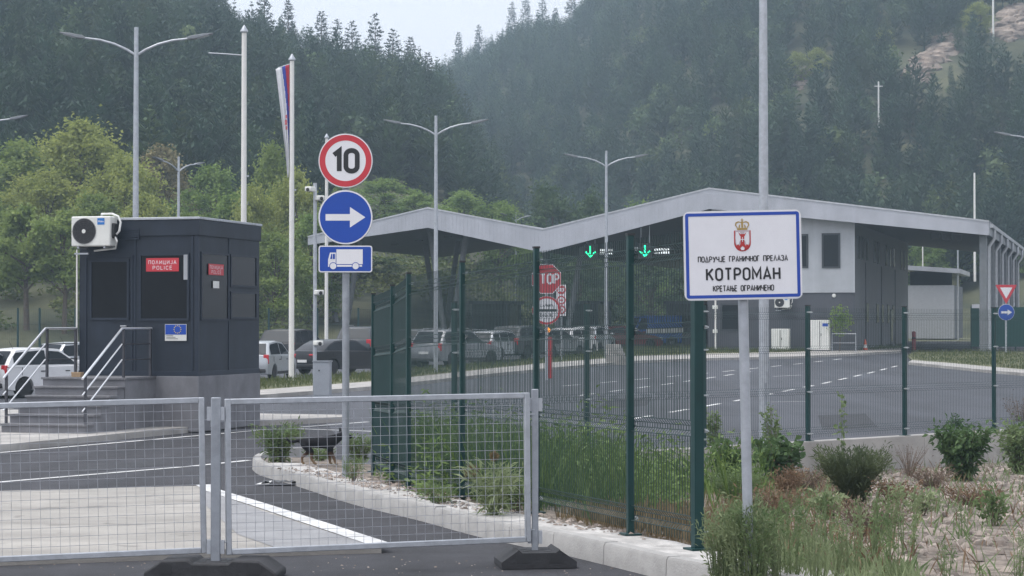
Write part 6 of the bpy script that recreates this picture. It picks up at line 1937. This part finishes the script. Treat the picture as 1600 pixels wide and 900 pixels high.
# upright weeds in the foreground
fw_ = [(1160, 908, .56), (1168, 896, .5), (1178, 902, .54), (1184, 914, .55), (1155, 915, .5), (1130, 908, .5), (1215, 912, .5), (1240, 905, .52), (1275, 912, .5), (1150, 900, .5), (1172, 906, .52), (1190, 912, .46), (1205, 898, .46), (1140, 890, .4), (1128, 862, .42), (1160, 878, .5), (1196, 884, .46), (1232, 872, .52), (1262, 893, .42), (1296, 880, .55), (1330, 905, .5), (1362, 890, .62), (1385, 862, .62), (1402, 912, .5), (1345, 850, .4), (1478, 915, .34), (1588, 912, .4), (1505, 838, .32), (1180, 845, .45), (1250, 838, .42), (1305, 905, .4), (1220, 908, .4), (1420, 868, .58)]
first = None
for i, (px, py, h) in enumerate(fw_):
    if i < 4:
        o = plant("weed_stalk", "x", px, py, h, .10, 6, 260, weed_l if i % 2 else weed_pale, (.025, .06), (.003, .007), 40 + i, weed_pale, .08, .9, "weed", "upright green weeds in front of the gravel", .07, jit=.012)
        first = (first or []) + [(o, h)]
    else:
        s, h0 = first[i % 4]; p = PG(px, py); k = h / h0 * rng.uniform(.9, 1.1)
        o = dup(s, p, rng.uniform(0, 6), None, (k, k, h / h0))
    o['label'] = "upright thin green weed growing in the foreground patch right of the kerb's end"
# plants on the kerb strip
KG = lambda px, py: G(px, py, .15)
plant("bush", "leafy green bush at the kerb's rounded end behind the dog", 436, 722, .55, .30, 40, 1700, weed_l, (.06, .11), (.008, .015), 60, None, .1, .5, "bush", fn=KG, jit=.04)
plant("bush", "green weeds right of the sign post behind the dog's head", 562, 722, .42, .22, 30, 900, weed_l, (.05, .1), (.007, .013), 61, None, .1, .5, "bush", fn=KG, jit=.03)
plant("weed_plant", "green weeds under the dog's belly", 500, 718, .2, .2, 24, 420, weed_l, (.05, .09), (.006, .011), 62, None, .1, .4, fn=KG)
plant("weed_plant", "green tuft at the foot of the sign post", 552, 752, .28, .12, 14, 200, weed_l, (.08, .15), (.004, .008), 63, None, .1, .9, fn=KG)
plant("weed_plant", "large thistle-like weed with dry heads on the kerb strip", 772, 806, .5, .28, 26, 520, weed_pale, (.08, .18), (.006, .012), 64, weed_pale, .1, .5, fn=KG)
plant("weed_plant", "leafy weed beside the thistle-like weed near the barrier's end", 805, 800, .36, .2, 18, 340, weed_l, (.08, .16), (.006, .012), 65, None, .1, .4, fn=KG)
plant("weed_plant", "low weed on the kerb strip between two fence posts", 690, 786, .2, .22, 16, 260, weed_l, (.07, .13), (.005, .01), 66, None, .1, .3, fn=KG)
for px, py, rr_ in ((736, 736, .075), (772, 713, .05)):
    b = KG(768, 806); pz = W(px, py, b.y)
    t = thing("seed_head", {736: "large pale dry seed head leaning left over the kerb strip", 772: "small pale dry seed head on the thistle-like weed"}[px], "seed head", b)
    m = MB(); m.tube([(0, 0, 0), ((pz.x - b.x) * .4, 0, (pz.z - b.z) * .6), (pz.x - b.x, 0, pz.z - b.z)], .005, 5); m.build("stem", weed_pale, t)
    d = rand_dir(160); V, F = kites(d * rr_ * .3 + np.array([pz.x - b.x, 0, pz.z - b.z]), d, nrg.uniform(rr_ * .5, rr_, 160), .005); np_mesh("head", V, F, grass_dry, t)
# young tree by the terminal wall
p = at_wall(1312, -1.0)
t = thing("young_tree", "thin young tree in front of the terminal's dark lower wall", "tree", p)
m = MB(); m.tube([(0, 0, -.1), (.03, 0, 1.4), (0, .05, 2.6)], [.03, .022, .008], 6); m.build("trunk", bark, t)
P = np.array([0, 0, 1.75]) + rand_dir(420) * (nrg.random(420) ** .5)[:, None] * np.array([.75, .6, .95]); V, F = kites(P, rand_dir(420), nrg.uniform(.12, .22, 420), .05); np_mesh("crown", V, F, broad_l, t)

# flat litter on the road beside the kerb
p = G(437, 757, .01)
t = thing("litter", "crumpled black and white litter on the asphalt beside the kerb", "litter", p)
m = MB(); vs = []; fs = []
for i in range(9):
    for j in range(5): vs.append((-.22 + i * .055, -.14 + j * .07, .015 + .03 * abs(math.sin(i * 1.7 + j * 2.9)) + .01 * rng.random()))
for i in range(8):
    for j in range(4): fs.append((i * 5 + j, i * 5 + 5 + j, i * 5 + 6 + j, i * 5 + 1 + j))
m.add(vs, fs); m.cur = 0
o = m.build("bag", M("black_film", (.02, .02, .022), .35), t, smooth=False); md = o.modifiers.new("t", 'SOLIDIFY'); md.thickness = .004
m = MB(); m.add([(-.3, -.12, .012), (-.12, -.16, .02), (-.1, .02, .05), (-.26, .05, .02)], [(0, 1, 2, 3)]); o = m.build("paper", paint_white, t, smooth=False); md = o.modifiers.new("t", 'SOLIDIFY'); md.thickness = .003

# ================================================================== the dog
def dog():
    p = KG(499, 727); rz = R(-4)
    t = thing("dog", "black dog with tan legs standing on the kerb strip, its head behind the sign post", "dog", p, rz)
    V = [(-.20, 0, .315, .078), (-.02, 0, .315, .078), (.15, 0, .315, .098), (.25, 0, .375, .064), (.33, 0, .425, .062), (.41, 0, .40, .036), (.465, 0, .392, .024),
         (-.275, 0, .345, .026), (-.36, 0, .325, .021), (-.43, 0, .335, .017), (-.475, 0, .39, .010),
         (-.20, .05, .26, .058), (-.155, .06, .185, .038), (-.255, .06, .105, .019), (-.25, .06, .03, .018), (-.215, .06, .016, .02),
         (-.19, -.05, .26, .058), (-.09, -.06, .19, .037), (-.105, -.06, .10, .019), (-.06, -.06, .03, .018), (-.025, -.06, .016, .02),
         (.15, .05, .25, .05), (.125, .055, .19, .034), (.14, .055, .10, .02), (.14, .055, .03, .017), (.175, .055, .016, .02),
         (.16, -.05, .25, .05), (.17, -.055, .19, .034), (.215, -.055, .10, .02), (.235, -.055, .03, .017), (.27, -.055, .016, .02)]
    E = [(0, 1), (1, 2), (2, 3), (3, 4), (4, 5), (5, 6), (0, 7), (7, 8), (8, 9), (9, 10), (0, 11), (11, 12), (12, 13), (13, 14), (14, 15), (0, 16), (16, 17), (17, 18), (18, 19), (19, 20),
         (2, 21), (21, 22), (22, 23), (23, 24), (24, 25), (2, 26), (26, 27), (27, 28), (28, 29), (29, 30)]
    me = bpy.data.meshes.new("dog_skeleton"); me.from_pydata([v[:3] for v in V], E, [])
    o = bpy.data.objects.new("dog_skeleton", me); COL.objects.link(o)
    sk = o.modifiers.new("skin", 'SKIN'); o.modifiers.new("sub", 'SUBSURF').levels = 2
    for i, v in enumerate(V): me.skin_vertices[0].data[i].radius = (v[3], v[3])
    me.skin_vertices[0].data[0].use_root = True
    bpy.context.view_layer.update()
    ev = o.evaluated_get(bpy.context.evaluated_depsgraph_get())
    mesh = bpy.data.meshes.new_from_object(ev)
    bpy.data.objects.remove(o)
    mat = bpy.data.materials.new("dog_coat"); mat.use_nodes = True
    n = mat.node_tree.nodes; l = mat.node_tree.links; b = n['Principled BSDF']; b.inputs['Roughness'].default_value = .75; b.inputs['Specular IOR Level'].default_value = .15
    tc = n.new("ShaderNodeTexCoord"); sx = n.new("ShaderNodeSeparateXYZ"); l.new(tc.outputs['Object'], sx.inputs[0])
    no = n.new("ShaderNodeTexNoise"); no.inputs['Scale'].default_value = 30; l.new(tc.outputs['Object'], no.inputs[0])
    ad = n.new("ShaderNodeMath"); ad.operation = 'MULTIPLY_ADD'; ad.inputs[1].default_value = .06; l.new(no.outputs[0], ad.inputs[0]); l.new(sx.outputs[2], ad.inputs[2])
    ra = n.new("ShaderNodeValToRGB"); e = ra.color_ramp.elements
    e[0].position = .05; e[0].color = (.22, .15, .085, 1); e[1].position = .23; e[1].color = (.006, .006, .008, 1)
    x = e.new(.16); x.color = (.10, .06, .04, 1)
    l.new(ad.outputs[0], ra.inputs[0]); l.new(ra.outputs[0], b.inputs['Base Color'])
    mesh.materials.clear(); mesh.materials.append(mat)
    for q in mesh.polygons: q.use_smooth = True
    bo = bpy.data.objects.new("body", mesh); COL.objects.link(bo); bo.parent = t
    dm = M("dog_black", (.012, .012, .014), .6)
    for s in (-1, 1):
        m = MB(); m.add([(.315, s * .03, .475), (.285, s * .058, .465), (.28, s * .05, .545), (.30, s * .035, .472)], [(0, 1, 2), (0, 2, 3), (1, 3, 2), (0, 3, 1)]); m.build("ear", dm, t)
        m = MB(); m.lathe([(.0, -.008), (.009, 0), (.0, .008)], 8, (.383, s * .03, .438), 'y', caps=False); m.build("eye", M("dog_eye", (.05, .03, .015), .15), t)
    m = MB(); m.lathe([(.0, -.014), (.013, -.004), (.012, .008), (0, .014)], 10, (.489, 0, .396), 'x', caps=False); m.build("nose", plastic_black, t)
dog()

# ================================================================== the hazy air
xs_ = 440
m = MB(); m.bx(-xs_, xs_, -75, 830, -3.6, 200)
hz = m.build("haze", None if False else bpy.data.materials.new("haze"), None, smooth=False)
hm = hz.data.materials[0]; hm.use_nodes = True; nn = hm.node_tree.nodes; nn.clear()
pv = nn.new("ShaderNodeVolumePrincipled"); out = nn.new("ShaderNodeOutputMaterial")
pv.inputs["Color"].default_value = (.61, .79, .92, 1)
pv.inputs['Density'].default_value = HAZE
pv.inputs['Anisotropy'].default_value = .2
hm.node_tree.links.new(pv.outputs[0], out.inputs['Volume'])
hz['kind'] = 'stuff'
hz['label'] = "pale blue haze hanging over the valley and the wooded hills"
hz['category'] = "haze"
for o in bpy.data.objects:
    for kk in ('_h', '_w'):
        if kk in o: del o[kk]
